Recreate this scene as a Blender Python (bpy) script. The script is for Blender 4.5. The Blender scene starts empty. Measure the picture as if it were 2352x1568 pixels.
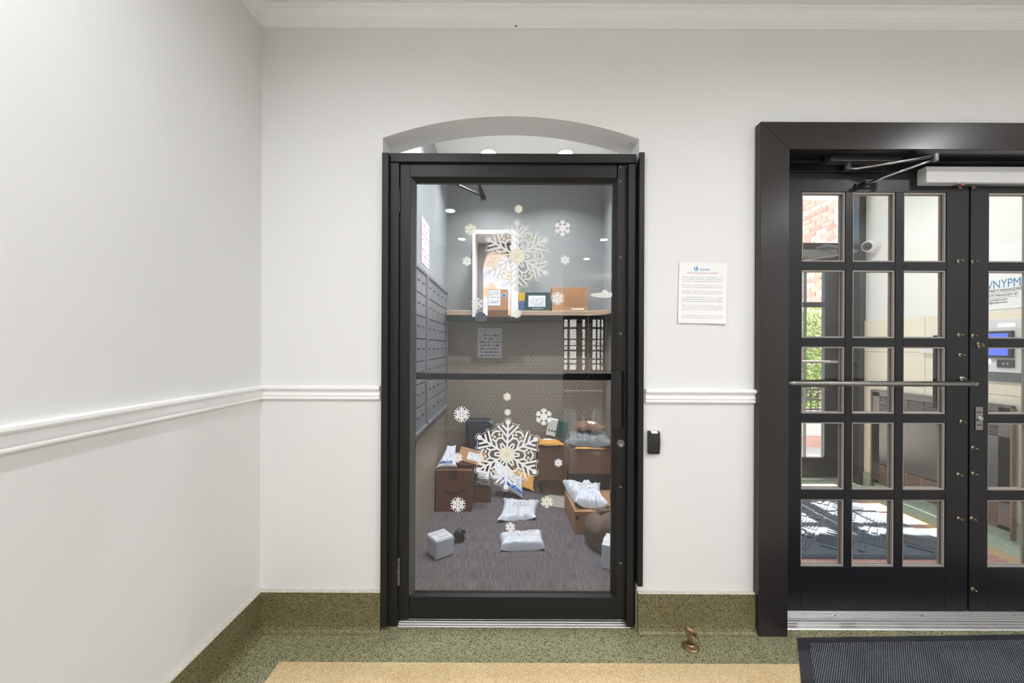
import bpy, bmesh, math, random
import numpy as np
from mathutils import Vector, Matrix, noise
random.seed(7)
C = bpy.context.scene
COL = C.collection
PI = math.pi
# ------------------------------------------------------------------ camera
W, H = 2352, 1568
F = 915.0                    # focal length in pixels
VX, VY = 1165.0, 797.0       # where the camera's axis meets the picture
ROLL = 0.0045
EYE = 1.30
cam_d = bpy.data.cameras.new('camera')
cam = bpy.data.objects.new('camera', cam_d)
COL.objects.link(cam)
cam.location = (0, 0, EYE)
cam.rotation_mode = 'QUATERNION'
cam.rotation_quaternion = (Matrix.Rotation(PI/2, 4, 'X') @ Matrix.Rotation(ROLL, 4, 'Z')).to_quaternion()
cam_d.sensor_width = 36.0
cam_d.lens = 36.0*F/W
cam_d.shift_x = (W/2-VX)/W
cam_d.shift_y = (VY-H/2)/W
cam_d.clip_start = 0.02
C.camera = cam
# ------------------------------------------------------------------ exposure, sky, sun
vs = C.view_settings
vs.view_transform = 'Standard'
vs.look = 'None'
vs.gamma = 1.0
vs.use_curve_mapping = False
vs.exposure = 0.0
LAMP = 14.2        # power of one lobby downlight
wld = bpy.data.worlds.new('sky')
C.world = wld
wld.use_nodes = True
nt = wld.node_tree
bgn = nt.nodes['Background']
sky = nt.nodes.new('ShaderNodeTexSky')
sky.sky_type = 'NISHITA'
sky.sun_disc = False
sky.sun_elevation = math.radians(56)
sky.sun_rotation = math.radians(14)
nt.links.new(sky.outputs[0], bgn.inputs[0])
bgn.inputs[1].default_value = 0.55
sun_d = bpy.data.lights.new('sun', 'SUN')
sun_d.energy = 34.0
sun_d.angle = math.radians(0.6)
sun_d.color = (1.0, 0.95, 0.88)
sun = bpy.data.objects.new('sun', sun_d)
COL.objects.link(sun)
sun.location = (3, 9, 9)
sun.rotation_mode = 'QUATERNION'
sun.rotation_quaternion = Vector((-0.02, -1.0, -1.65)).to_track_quat('-Z', 'Y')

# ------------------------------------------------------------------ helpers
def P(px, py, Y):
    """picture point -> world point on the plane at depth Y"""
    dx, dy = px-VX, py-VY
    c, s = math.cos(ROLL), math.sin(ROLL)
    x, y = dx*c+dy*s, -dx*s+dy*c
    return Vector((x*Y/F, Y, EYE-y*Y/F))
def FL(px, py, z=0.0):
    dx, dy = px-VX, py-VY
    c, s = math.cos(ROLL), math.sin(ROLL)
    x, y = dx*c+dy*s, -dx*s+dy*c
    Y = (EYE-z)*F/y
    return Vector((x*Y/F, Y, z))
def PX(px, py, X):
    """picture point -> world point on the wall x = X"""
    dx, dy = px-VX, py-VY
    c, s = math.cos(ROLL), math.sin(ROLL)
    x, y = dx*c+dy*s, -dx*s+dy*c
    Y = X*F/x
    return Vector((X, Y, EYE-y*Y/F))
def rect(px0, px1, py0, py1, Y):
    mx, my = (px0+px1)/2, (py0+py1)/2
    return P(px0, my, Y).x, P(px1, my, Y).x, P(mx, py1, Y).z, P(mx, py0, Y).z

def lin(c):
    c = c/255.0
    return c/12.92 if c <= 0.04045 else ((c+0.055)/1.055)**2.4
def rgb(r, g, b):
    return (lin(r), lin(g), lin(b), 1.0)

class Nodes:
    def __init__(s, m):
        s.t = m.node_tree; s.n = s.t.nodes; s.l = s.t.links
    def new(s, kind, **kw):
        n = s.n.new(kind)
        for k, v in kw.items(): setattr(n, k, v)
        return n
    def link(s, a, b): s.l.new(a, b)
    def math(s, op, a, b=None, c=None):
        n = s.n.new('ShaderNodeMath'); n.operation = op
        for i, v in enumerate((a, b, c)):
            if v is None: continue
            if hasattr(v, 'is_linked') or hasattr(v, 'links'): s.l.new(v, n.inputs[i])
            else: n.inputs[i].default_value = v
        return n.outputs[0]
    def mix(s, f, a, b):
        n = s.n.new('ShaderNodeMix'); n.data_type = 'RGBA'
        for i, v in ((0, f), (6, a), (7, b)):
            if hasattr(v, 'links'): s.l.new(v, n.inputs[i])
            else: n.inputs[i].default_value = v
        return n.outputs[2]
    def ramp(s, f, stops, interp='LINEAR'):
        n = s.n.new('ShaderNodeValToRGB'); n.color_ramp.interpolation = interp
        e = n.color_ramp.elements
        e[0].position, e[0].color = stops[0]; e[1].position, e[1].color = stops[-1]
        for p, c in stops[1:-1]:
            x = e.new(p); x.color = c
        s.l.new(f, n.inputs[0]); return n.outputs[0]
MATS = {}
def mat(name, col=None, rough=0.5, metal=0.0, spec=0.5, noise_amt=0.0, noise_scale=20, bump=0.0, bump_scale=60, build=None, coat=0.0):
    if name in MATS: return MATS[name]
    m = bpy.data.materials.new(name); m.use_nodes = True
    N = Nodes(m); b = N.n['Principled BSDF']
    if col is not None: b.inputs['Base Color'].default_value = col
    b.inputs['Roughness'].default_value = rough
    b.inputs['Metallic'].default_value = metal
    b.inputs['Specular IOR Level'].default_value = spec
    if coat: b.inputs['Coat Weight'].default_value = coat
    if noise_amt:
        tc = N.new('ShaderNodeTexCoord'); nz = N.new('ShaderNodeTexNoise')
        nz.inputs['Scale'].default_value = noise_scale; nz.inputs['Detail'].default_value = 4
        N.link(tc.outputs['Object'], nz.inputs['Vector'])
        k = 1-noise_amt
        N.link(N.mix(nz.outputs['Fac'], (col[0]*k, col[1]*k, col[2]*k, 1), (min(1, col[0]*(2-k)), min(1, col[1]*(2-k)), min(1, col[2]*(2-k)), 1)), b.inputs['Base Color'])
    if bump:
        tc = N.new('ShaderNodeTexCoord'); nz = N.new('ShaderNodeTexNoise'); bp = N.new('ShaderNodeBump')
        nz.inputs['Scale'].default_value = bump_scale; nz.inputs['Detail'].default_value = 5
        bp.inputs['Strength'].default_value = bump; bp.inputs['Distance'].default_value = 0.01
        N.link(tc.outputs['Object'], nz.inputs['Vector']); N.link(nz.outputs['Fac'], bp.inputs['Height']); N.link(bp.outputs[0], b.inputs['Normal'])
    if build: build(N, b)
    MATS[name] = m
    return m
def emit(name, col, strength):
    m = bpy.data.materials.new(name); m.use_nodes = True
    b = m.node_tree.nodes['Principled BSDF']
    b.inputs['Base Color'].default_value = col
    b.inputs['Emission Color'].default_value = col
    b.inputs['Emission Strength'].default_value = strength
    MATS[name] = m; return m
def glass(name, tint, ior=1.5, rough=0.0):
    m = bpy.data.materials.new(name); m.use_nodes = True
    N = Nodes(m); N.n.remove(N.n['Principled BSDF']); out = N.n['Material Output']
    geo = N.new('ShaderNodeNewGeometry'); fr = N.new('ShaderNodeFresnel')
    i = N.math('ADD', N.math('MULTIPLY', geo.outputs['Backfacing'], 1/ior-ior), ior)
    N.link(i, fr.inputs['IOR'])
    tr = N.new('ShaderNodeBsdfTransparent'); tr.inputs[0].default_value = tint
    gl = N.new('ShaderNodeBsdfGlossy'); gl.inputs['Roughness'].default_value = rough
    mx = N.new('ShaderNodeMixShader')
    N.link(fr.outputs[0], mx.inputs[0]); N.link(tr.outputs[0], mx.inputs[1]); N.link(gl.outputs[0], mx.inputs[2]); N.link(mx.outputs[0], out.inputs[0])
    MATS[name] = m; return m

class MB:
    def __init__(s): s.v = []; s.f = []; s.uv = {}
    def add(s, vs, fs):
        o = len(s.v); s.v += [tuple(v) for v in vs]; s.f += [tuple(i+o for i in f) for f in fs]; return s
    def box(s, x0, x1, y0, y1, z0, z1):
        if x0 > x1: x0, x1 = x1, x0
        if y0 > y1: y0, y1 = y1, y0
        if z0 > z1: z0, z1 = z1, z0
        return s.add([(x0,y0,z0),(x1,y0,z0),(x1,y1,z0),(x0,y1,z0),(x0,y0,z1),(x1,y0,z1),(x1,y1,z1),(x0,y1,z1)],
                     [(0,3,2,1),(4,5,6,7),(0,1,5,4),(1,2,6,5),(2,3,7,6),(3,0,4,7)])
    def hexa(s, a, b):
        """solid between two quads of matching corners"""
        return s.add(list(a)+list(b), [(3,2,1,0),(4,5,6,7),(0,1,5,4),(1,2,6,5),(2,3,7,6),(3,0,4,7)])
    def prism(s, poly, d0, d1, axis='Y'):
        n = len(poly)
        def p3(p, d): return {'Y': (p[0], d, p[1]), 'Z': (p[0], p[1], d), 'X': (d, p[0], p[1])}[axis]
        vs = [p3(p, d0) for p in poly]+[p3(p, d1) for p in poly]
        fs = [tuple(range(n)), tuple(range(2*n-1, n-1, -1))]+[(i, i+n, (i+1) % n+n, (i+1) % n) for i in range(n)]
        return s.add(vs, fs)
    def tube(s, pts, r, n=10, caps=True):
        pts = [Vector(p) for p in pts]; rs = r if isinstance(r, (list, tuple)) else [r]*len(pts)
        o = len(s.v); up = None
        for i, p in enumerate(pts):
            t = (pts[min(i+1, len(pts)-1)]-pts[max(i-1, 0)]).normalized()
            if up is None:
                up = Vector((0,0,1)) if abs(t.z) < 0.9 else Vector((1,0,0))
            a = t.cross(up).normalized(); b = a.cross(t).normalized(); up = b
            for k in range(n):
                q = 2*PI*k/n; s.v.append(tuple(p+(a*math.cos(q)+b*math.sin(q))*rs[i]))
        for i in range(len(pts)-1):
            for k in range(n):
                s.f.append((o+i*n+k, o+i*n+(k+1) % n, o+(i+1)*n+(k+1) % n, o+(i+1)*n+k))
        if caps:
            s.f.append(tuple(o+k for k in range(n-1, -1, -1))); s.f.append(tuple(o+(len(pts)-1)*n+k for k in range(n)))
        return s
    def lathe(s, prof, c, axis=(0,0,1), n=24):
        """prof: (radius, height) from base up along axis at c"""
        ax = Vector(axis).normalized(); u = ax.orthogonal().normalized(); w = ax.cross(u); c = Vector(c); o = len(s.v)
        for r, h in prof:
            for k in range(n):
                q = 2*PI*k/n; s.v.append(tuple(c+ax*h+(u*math.cos(q)+w*math.sin(q))*max(r, 1e-5)))
        for i in range(len(prof)-1):
            for k in range(n):
                s.f.append((o+i*n+k, o+i*n+(k+1) % n, o+(i+1)*n+(k+1) % n, o+(i+1)*n+k))
        s.f.append(tuple(o+k for k in range(n-1, -1, -1))); s.f.append(tuple(o+(len(prof)-1)*n+k for k in range(n)))
        return s
    def grid(s, fn, nu, nv):
        o = len(s.v)
        for j in range(nv+1):
            for i in range(nu+1):
                s.v.append(tuple(fn(i/nu, j/nv))); s.uv[o+j*(nu+1)+i] = (i/nu, j/nv)
        for j in range(nv):
            for i in range(nu):
                a = o+j*(nu+1)+i; s.f.append((a, a+1, a+nu+2, a+nu+1))
        return s
    def obj(s, name, m, parent=None, bevel=0.0, smooth=False, origin=None, normals=True):
        me = bpy.data.meshes.new(name); me.from_pydata(s.v, [], s.f)
        if normals:
            bm = bmesh.new(); bm.from_mesh(me); bmesh.ops.recalc_face_normals(bm, faces=bm.faces); bm.to_mesh(me); bm.free()
        if s.uv:
            ul = me.uv_layers.new(name='UVMap')
            for lp in me.loops: ul.data[lp.index].uv = s.uv.get(lp.vertex_index, (0, 0))
        me.materials.append(m if not isinstance(m, str) else MATS[m])
        if smooth:
            for p in me.polygons: p.use_smooth = True
        o = bpy.data.objects.new(name, me); COL.objects.link(o)
        if bevel:
            bv = o.modifiers.new('bevel', 'BEVEL'); bv.width = bevel; bv.segments = 2; bv.limit_method = 'ANGLE'; bv.angle_limit = 0.6
        if parent: o.parent = parent
        return o
def tag(o, label=None, cat=None, group=None, kind=None):
    if label: o['label'] = label
    if cat: o['category'] = cat
    if group: o['group'] = group
    if kind: o['kind'] = kind
    return o
def empty(name, loc=(0,0,0), rz=0.0, **kw):
    o = bpy.data.objects.new(name, None); COL.objects.link(o); o.location = loc; o.rotation_euler = (0,0,rz); o.empty_display_size = 0.05
    return tag(o, **kw)
def copy_tree(o, parent=None):
    c = o.copy(); COL.objects.link(c)
    if parent: c.parent = parent
    for ch in o.children: copy_tree(ch, c)
    return c
def text(name, body, size, m, parent, loc, rot, align='LEFT', ext=0.0004):
    cu = bpy.data.curves.new(name, 'FONT'); cu.body = body; cu.size = size; cu.extrude = ext; cu.align_x = align
    cu.materials.append(MATS[m] if isinstance(m, str) else m)
    o = bpy.data.objects.new(name, cu); COL.objects.link(o); o.parent = parent
    me = bpy.data.meshes.new_from_object(o); bpy.data.objects.remove(o)
    o = bpy.data.objects.new(name, me); COL.objects.link(o); o.parent = parent
    o.location = loc; o.rotation_euler = rot
    return o

# ------------------------------------------------------------------ materials
mat('wall_paint', rgb(230,230,228), 0.55, noise_amt=0.012, noise_scale=3, bump=0.02, bump_scale=90)
mat('trim_white', rgb(243,243,241), 0.35)
mat('ceiling_paint', rgb(238,238,236), 0.7)
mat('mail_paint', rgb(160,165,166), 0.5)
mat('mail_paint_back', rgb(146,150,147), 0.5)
mat('mail_ceiling', rgb(240,240,236), 0.7)
mat('black_frame', rgb(26,25,24), 0.45, spec=0.4, noise_amt=0.08, noise_scale=4)
mat('black_deep', rgb(18,18,18), 0.5)
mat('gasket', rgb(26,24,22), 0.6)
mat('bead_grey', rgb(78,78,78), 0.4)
mat('casing_paint', rgb(38,34,33), 0.25, spec=0.55, noise_amt=0.1, noise_scale=6, bump=0.02, bump_scale=25)
mat('door_paint', rgb(18,19,23), 0.32, spec=0.42, noise_amt=0.15, noise_scale=5, bump=0.03, bump_scale=30)
mat('chrome', rgb(190,190,190), 0.18, 1.0)
mat('steel', rgb(150,148,144), 0.3, 1.0)
mat('alu', rgb(200,200,200), 0.42, 0.9)
mat('dark_metal', rgb(118,116,118), 0.35, 0.6)
mat('brass', rgb(152,128,94), 0.35, 0.85, noise_amt=0.25, noise_scale=40)
mat('old_brass', rgb(176,164,138), 0.3, 0.9)
mat('white_plastic', rgb(225,225,225), 0.4)
mat('black_plastic', rgb(38,38,39), 0.45)
mat('paper', rgb(240,240,238), 0.7)
mat('sticker', rgb(236,236,238), 0.6)
mat('sticker_soft', rgb(222,222,220), 0.6)
mat('sticker_gold', rgb(222,214,182), 0.5)
mat('sticker_cream', rgb(232,230,215), 0.5)
mat('ink_blue', rgb(52,140,190), 0.6)
mat('ink_dark', rgb(60,60,64), 0.6)
mat('ink_red', rgb(205,90,90), 0.6)
mat('cardboard', rgb(176,132,94), 0.75, noise_amt=0.06, noise_scale=12)
mat('cardboard_dark', rgb(122,88,66), 0.75, noise_amt=0.08, noise_scale=10)
mat('cardboard_brown', rgb(120,78,58), 0.75, noise_amt=0.08, noise_scale=10)
mat('tape', rgb(150,112,78), 0.3)
mat('tape_dark', rgb(84,58,46), 0.4)
mat('tape_blue', rgb(40,110,200), 0.4)
mat('poly_white', rgb(226,231,238), 0.35)
mat('poly_grey', rgb(120,126,126), 0.35)
mat('poly_dark', rgb(72,76,86), 0.3)
mat('poly_black', rgb(28,28,30), 0.3)
mat('envelope_yellow', rgb(222,160,70), 0.6)
mat('envelope_grey', rgb(176,168,158), 0.7)
mat('paper_brown', rgb(128,96,74), 0.7)
mat('green_card', rgb(30,86,78), 0.5)
mat('box_green', rgb(28,62,58), 0.45)
mat('box_yellow', rgb(214,176,50), 0.5)
mat('blue_print', rgb(70,110,165), 0.5)
mat('shelf_wood', rgb(176,152,126), 0.45, noise_amt=0.1, noise_scale=14)
mat('shelf_edge', rgb(150,132,112), 0.45)
mat('alu_mailbox', rgb(168,171,178), 0.36, 0.6)
mat('alu_dark', rgb(104,106,110), 0.4, 0.6)
mat('radiator', rgb(92,88,84), 0.32, 0.6, noise_amt=0.12, noise_scale=5)
mat('rust', rgb(140,110,92), 0.6, 0.2, noise_amt=0.3, noise_scale=25)
mat('stone_cream', rgb(238,228,204), 0.35, noise_amt=0.05, noise_scale=6)
mat('vest_white', rgb(236,236,230), 0.5)
mat('concrete', rgb(190,186,180), 0.8, noise_amt=0.06, noise_scale=8)
mat('mortar', rgb(236,228,220), 0.9)
mat('brick_a', rgb(206,164,148), 0.85, noise_amt=0.15, noise_scale=30)  # brick tones lightened to stand in for sun that misses the wing wall
mat('brick_b', rgb(190,146,132), 0.85, noise_amt=0.15, noise_scale=30)
mat('brick_c', rgb(222,184,168), 0.85, noise_amt=0.15, noise_scale=30)
mat('reflector_white', rgb(240,240,240), 0.7)
mat('leaf', rgb(150,178,88), 0.6, noise_amt=0.3, noise_scale=15)
mat('iron', rgb(70,52,50), 0.5, 0.2)
emit('lens_lit', (1.0, 0.97, 0.92, 1), 14.0)
emit('screen_blue', rgb(70,92,225), 1.0)
emit('led_white', rgb(235,240,255), 2.2)
emit('led_warm', rgb(255,225,205), 1.2)
emit('exit_red', rgb(255,60,60), 3.0)
emit('lamp_glass', (1.0, 0.95, 0.85, 1), 7.0)
glass('door_glass', (0.705, 0.715, 0.73, 1), 1.6)
glass('pane_glass', (0.975, 0.98, 0.975, 1))

def terrazzo(name, base, chip, dark, dens, sc, rough=0.16):
    def build(N, b):
        geo = N.new('ShaderNodeNewGeometry')
        wz = N.new('ShaderNodeTexNoise'); wz.inputs['Scale'].default_value = sc*0.9; N.link(geo.outputs['Position'], wz.inputs['Vector'])
        vm = N.new('ShaderNodeVectorMath', operation='MULTIPLY_ADD'); N.link(wz.outputs['Color'], vm.inputs[0]); vm.inputs[1].default_value = (1.1/sc,)*3; N.link(geo.outputs['Position'], vm.inputs[2])
        v = N.new('ShaderNodeTexVoronoi'); v.inputs['Scale'].default_value = sc; v.inputs['Randomness'].default_value = 1
        N.link(vm.outputs[0], v.inputs['Vector'])
        sep = N.new('ShaderNodeSeparateColor'); N.link(v.outputs['Color'], sep.inputs[0])
        v2 = N.new('ShaderNodeTexVoronoi'); v2.feature = 'DISTANCE_TO_EDGE'; v2.inputs['Scale'].default_value = sc
        N.link(vm.outputs[0], v2.inputs['Vector'])
        nz = N.new('ShaderNodeTexNoise'); nz.inputs['Scale'].default_value = 5; nz.inputs['Detail'].default_value = 4
        N.link(geo.outputs['Position'], nz.inputs['Vector'])
        body = N.mix(sep.outputs[0], base, chip)
        isdark = N.math('LESS_THAN', sep.outputs[1], dens)
        inner = N.math('GREATER_THAN', v2.outputs['Distance'], 0.06)
        c = N.mix(N.math('MULTIPLY', isdark, inner), body, dark)
        c2 = N.mix(N.math('MULTIPLY', nz.outputs['Fac'], 0.35), c, (base[0]*0.72, base[1]*0.66, base[2]*0.5, 1))
        N.link(c2, b.inputs['Base Color'])
    return mat(name, None, rough, build=build)
terrazzo('terrazzo_green', rgb(132,132,102), rgb(168,166,134), rgb(40,42,32), 0.27, 290)
terrazzo('terrazzo_base', rgb(112,106,74), rgb(142,134,98), rgb(30,29,20), 0.29, 290, 0.4)
terrazzo('terrazzo_yellow', rgb(208,182,136), rgb(234,212,172), rgb(188,158,112), 0.3, 300)
terrazzo('terrazzo_red', rgb(196,150,140), rgb(216,180,170), rgb(160,114,106), 0.35, 190)
terrazzo('terrazzo_grey', rgb(176,168,160), rgb(200,192,184), rgb(140,130,124), 0.35, 190)
terrazzo('terrazzo_pale', rgb(176,192,170), rgb(198,210,188), rgb(130,148,130), 0.12, 190)

def wallpaper(name, axis):
    def build(N, b):
        geo = N.new('ShaderNodeNewGeometry'); sp = N.new('ShaderNodeSeparateXYZ'); N.link(geo.outputs['Position'], sp.inputs[0])
        S = 0.0442
        u = N.math('DIVIDE', sp.outputs[axis], S); v = N.math('DIVIDE', sp.outputs[2], S*0.875)
        R3 = 1.7320508
        def cell(du, dv):
            a = N.math('SUBTRACT', N.math('FLOORED_MODULO', N.math('ADD', u, du), 1.0), 0.5)
            c = N.math('SUBTRACT', N.math('FLOORED_MODULO', N.math('ADD', v, dv), R3), R3/2)
            return a, c, N.math('SQRT', N.math('ADD', N.math('MULTIPLY', a, a), N.math('MULTIPLY', c, c)))
        ax, ay, ad = cell(100, 100); bx, by, bd = cell(100.5, 100+R3/2)
        d = N.math('MINIMUM', ad, bd); first = N.math('LESS_THAN', ad, bd)
        def pick(p, q): return N.math('ABSOLUTE', N.math('ADD', N.math('MULTIPLY', p, first), N.math('MULTIPLY', q, N.math('SUBTRACT', 1.0, first))))
        gx, gy = pick(ax, bx), pick(ay, by)
        hd = N.math('MAXIMUM', gx, N.math('ADD', N.math('MULTIPLY', gx, 0.5), N.math('MULTIPLY', gy, 0.8660254)))
        def band(x, lo, hi): return N.math('MULTIPLY', N.math('GREATER_THAN', x, lo), N.math('LESS_THAN', x, hi))
        m = N.math('MAXIMUM', band(hd, 0.335, 0.455), band(d, 0.14, 0.23))
        m = N.math('MAXIMUM', m, N.math('LESS_THAN', d, 0.05))
        N.link(N.mix(m, rgb(76,68,64), rgb(222,210,190)), b.inputs['Base Color'])
    return mat(name, None, 0.5, build=build)
wallpaper('wallpaper_x', 0); wallpaper('wallpaper_y', 1)

def carpet_build(N, b):
    geo = N.new('ShaderNodeNewGeometry'); mp = N.new('ShaderNodeMapping'); mp.inputs['Scale'].default_value = (330, 9, 1)
    oi = N.new('ShaderNodeObjectInfo')
    N.link(geo.outputs['Position'], mp.inputs['Vector'])
    nz = N.new('ShaderNodeTexNoise'); nz.inputs['Scale'].default_value = 1.0; nz.inputs['Detail'].default_value = 3
    N.link(mp.outputs[0], nz.inputs['Vector'])
    c = N.ramp(nz.outputs['Fac'], [(0.35, rgb(76,72,75)), (0.5, rgb(98,93,96)), (0.64, rgb(124,118,117))])
    c2 = N.mix(N.math('MULTIPLY', oi.outputs['Random'], 0.18), c, rgb(88,84,88))
    N.link(c2, b.inputs['Base Color'])
    bp = N.new('ShaderNodeBump'); bp.inputs['Strength'].default_value = 0.4; bp.inputs['Distance'].default_value = 0.003
    N.link(nz.outputs['Fac'], bp.inputs['Height']); N.link(bp.outputs[0], b.inputs['Normal'])
mat('carpet', None, 0.95, build=carpet_build)

def matweave(N, b):
    geo = N.new('ShaderNodeNewGeometry'); mp = N.new('ShaderNodeMapping'); mp.inputs['Rotation'].default_value = (0,0,0.75)
    N.link(geo.outputs['Position'], mp.inputs['Vector'])
    sp = N.new('ShaderNodeSeparateXYZ'); N.link(mp.outputs[0], sp.inputs[0])
    a = N.math('SINE', N.math('MULTIPLY', sp.outputs[0], 900)); c = N.math('SINE', N.math('MULTIPLY', sp.outputs[1], 560))
    h = N.math('MULTIPLY', N.math('ADD', a, 1.0), N.math('ADD', c, 1.2))
    nz = N.new('ShaderNodeTexNoise'); nz.inputs['Scale'].default_value = 120; N.link(geo.outputs['Position'], nz.inputs['Vector'])
    f = N.math('MULTIPLY', N.math('MULTIPLY', h, 0.3), N.math('ADD', nz.outputs['Fac'], 0.4))
    N.link(N.ramp(f, [(0.1, rgb(34,36,42)), (0.5, rgb(104,110,124)), (1.0, rgb(178,186,202))]), b.inputs['Base Color'])  # pale blue stop puts a bluish glare into the weave colour
    bp = N.new('ShaderNodeBump'); bp.inputs['Strength'].default_value = 0.7; bp.inputs['Distance'].default_value = 0.004
    N.link(h, bp.inputs['Height']); N.link(bp.outputs[0], b.inputs['Normal'])
mat('mat_weave', None, 0.7, build=matweave)
mat('rubber', rgb(44,45,50), 0.45)
mat('mat_grey', rgb(92,100,110), 0.9, noise_amt=0.2, noise_scale=90, bump=0.3, bump_scale=200)

def print_build(seed, ink):
    def build(N, b):
        tc = N.new('ShaderNodeTexCoord'); sp = N.new('ShaderNodeSeparateXYZ'); N.link(tc.outputs['UV'], sp.inputs[0])
        row = N.math('FLOOR', N.math('MULTIPLY', sp.outputs[1], 9.0)); fr = N.math('FRACT', N.math('MULTIPLY', sp.outputs[1], 9.0))
        cb = N.new('ShaderNodeCombineXYZ'); N.link(N.math('MULTIPLY', sp.outputs[0], 26.0), cb.inputs[0]); N.link(N.math('MULTIPLY', row, 7.3), cb.inputs[1]); cb.inputs[2].default_value = seed
        nz = N.new('ShaderNodeTexNoise'); nz.inputs['Scale'].default_value = 1.0; nz.inputs['Detail'].default_value = 2; N.link(cb.outputs[0], nz.inputs['Vector'])
        wn = N.new('ShaderNodeTexWhiteNoise'); wn.noise_dimensions = '1D'; N.link(N.math('ADD', row, seed), wn.inputs['W'])
        on = N.math('MULTIPLY', N.math('GREATER_THAN', nz.outputs['Fac'], 0.5), N.math('GREATER_THAN', fr, 0.5))
        on = N.math('MULTIPLY', on, N.math('GREATER_THAN', wn.outputs['Value'], 0.25))
        for ch, lo, hi in ((0, 0.07, 0.93), (1, 0.05, 0.95)):
            on = N.math('MULTIPLY', on, N.math('MULTIPLY', N.math('GREATER_THAN', sp.outputs[ch], lo), N.math('LESS_THAN', sp.outputs[ch], hi)))
        N.link(N.mix(on, rgb(236,237,238), ink), b.inputs['Base Color'])
    return build
mat('label_a', None, 0.5, build=print_build(1.0, rgb(60,62,66)))
mat('label_b', None, 0.5, build=print_build(5.0, rgb(70,70,76)))
mat('label_red', None, 0.5, build=print_build(9.0, rgb(190,110,110)))
def letter_build(N, b):
    tc = N.new('ShaderNodeTexCoord'); sp = N.new('ShaderNodeSeparateXYZ'); N.link(tc.outputs['UV'], sp.inputs[0])
    v = N.math('MULTIPLY', sp.outputs[1], 30.0); row = N.math('FLOOR', v); fr = N.math('FRACT', v)
    cb = N.new('ShaderNodeCombineXYZ'); N.link(N.math('MULTIPLY', sp.outputs[0], 110.0), cb.inputs[0]); N.link(N.math('MULTIPLY', row, 5.7), cb.inputs[1])
    nz = N.new('ShaderNodeTexNoise'); nz.inputs['Scale'].default_value = 1.0; nz.inputs['Detail'].default_value = 2; N.link(cb.outputs[0], nz.inputs['Vector'])
    on = N.math('MULTIPLY', N.math('GREATER_THAN', nz.outputs['Fac'], 0.46), N.math('GREATER_THAN', fr, 0.55))
    wn = N.new('ShaderNodeTexWhiteNoise'); wn.noise_dimensions = '1D'; N.link(row, wn.inputs['W'])
    rowon = N.ramp(N.math('DIVIDE', N.math('ADD', row, 0.5), 30.0), [(0.0, (0,0,0,1)), (0.06, (1,1,1,1)), (0.14, (0,0,0,1)), (0.2, (1,1,1,1)), (0.3, (0,0,0,1)), (0.34, (1,1,1,1)), (0.42, (0,0,0,1)), (0.47, (1,1,1,1)), (0.53, (0,0,0,1)), (0.56, (1,1,1,1)), (0.63, (0,0,0,1)), (0.66, (1,1,1,1)), (0.78, (0,0,0,1)), (0.98, (0,0,0,1))], 'CONSTANT')
    on = N.math('MULTIPLY', on, rowon)
    on = N.math('MULTIPLY', on, N.math('MULTIPLY', N.math('GREATER_THAN', sp.outputs[0], 0.07), N.math('LESS_THAN', sp.outputs[0], 0.92)))
    N.link(N.mix(N.math('MULTIPLY', on, 0.55), rgb(242,242,241), rgb(140,142,146)), b.inputs['Base Color'])
mat('letter', None, 0.7, build=letter_build)
def frosted_build(N, b):
    out = N.n['Material Output']; N.n.remove(b)
    geo = N.new('ShaderNodeNewGeometry')
    v = N.new('ShaderNodeTexVoronoi'); v.inputs['Scale'].default_value = 48; N.link(geo.outputs['Position'], v.inputs['Vector'])
    nz = N.new('ShaderNodeTexNoise'); nz.inputs['Scale'].default_value = 5.5; nz.inputs['Detail'].default_value = 2; N.link(geo.outputs['Position'], nz.inputs['Vector'])
    c = N.ramp(nz.outputs['Fac'], [(0.3, rgb(215,215,242)), (0.46, rgb(246,242,242)), (0.58, rgb(248,222,210)), (0.68, rgb(242,208,178)), (0.8, rgb(205,220,160))])
    v2 = N.new('ShaderNodeTexVoronoi'); v2.feature = 'DISTANCE_TO_EDGE'; v2.inputs['Scale'].default_value = 48; N.link(geo.outputs['Position'], v2.inputs['Vector'])
    c = N.mix(N.ramp(v2.outputs['Distance'], [(0.02, (0.6,0.6,0.6,1)), (0.14, (0,0,0,1))]), c, rgb(255,255,255))
    t = N.new('ShaderNodeBsdfTranslucent'); N.link(N.mix(0.45, c, (0.0,0.0,0.0,1)), t.inputs[0])
    N.link(t.outputs[0], out.inputs[0])
mat('frosted', None, build=frosted_build)

# ------------------------------------------------------------------ room shell
D = 1.836                       # face of the main wall
XL = P(599, 800, D).x           # left wall
XR = 3.9
ZC = 2.845
YB = -2.4
def struct(name, mb, m, label, cat='wall', **kw):
    o = mb.obj(name, m, **kw); return tag(o, label, cat, kind='structure')
ax0, ax1 = P(878, 600, D).x, P(1467, 600, D).x
az0 = P(1172, 318, D).z; az1 = P(1172, 267, D).z
pz = 2.24
px0, px1 = 1.20, 3.32
TW = 0.165                      # wall thickness
w = MB()
w.box(XL-0.12, ax0, D, D+TW, 0, ZC+0.1)
w.box(ax1, px0, D, D+TW, 0, ZC+0.1)
w.box(px1, XR+0.1, D, D+TW, 0, ZC+0.1)
w.box(px0, px1, D, D+TW, pz, ZC+0.1)
arc = []
hw = (ax1-ax0)/2; rise = az1-az0; R = (hw*hw+rise*rise)/(2*rise); cxa = (ax0+ax1)/2; cza = az1-R
a0 = math.asin(hw/R)
NA = 40
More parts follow.
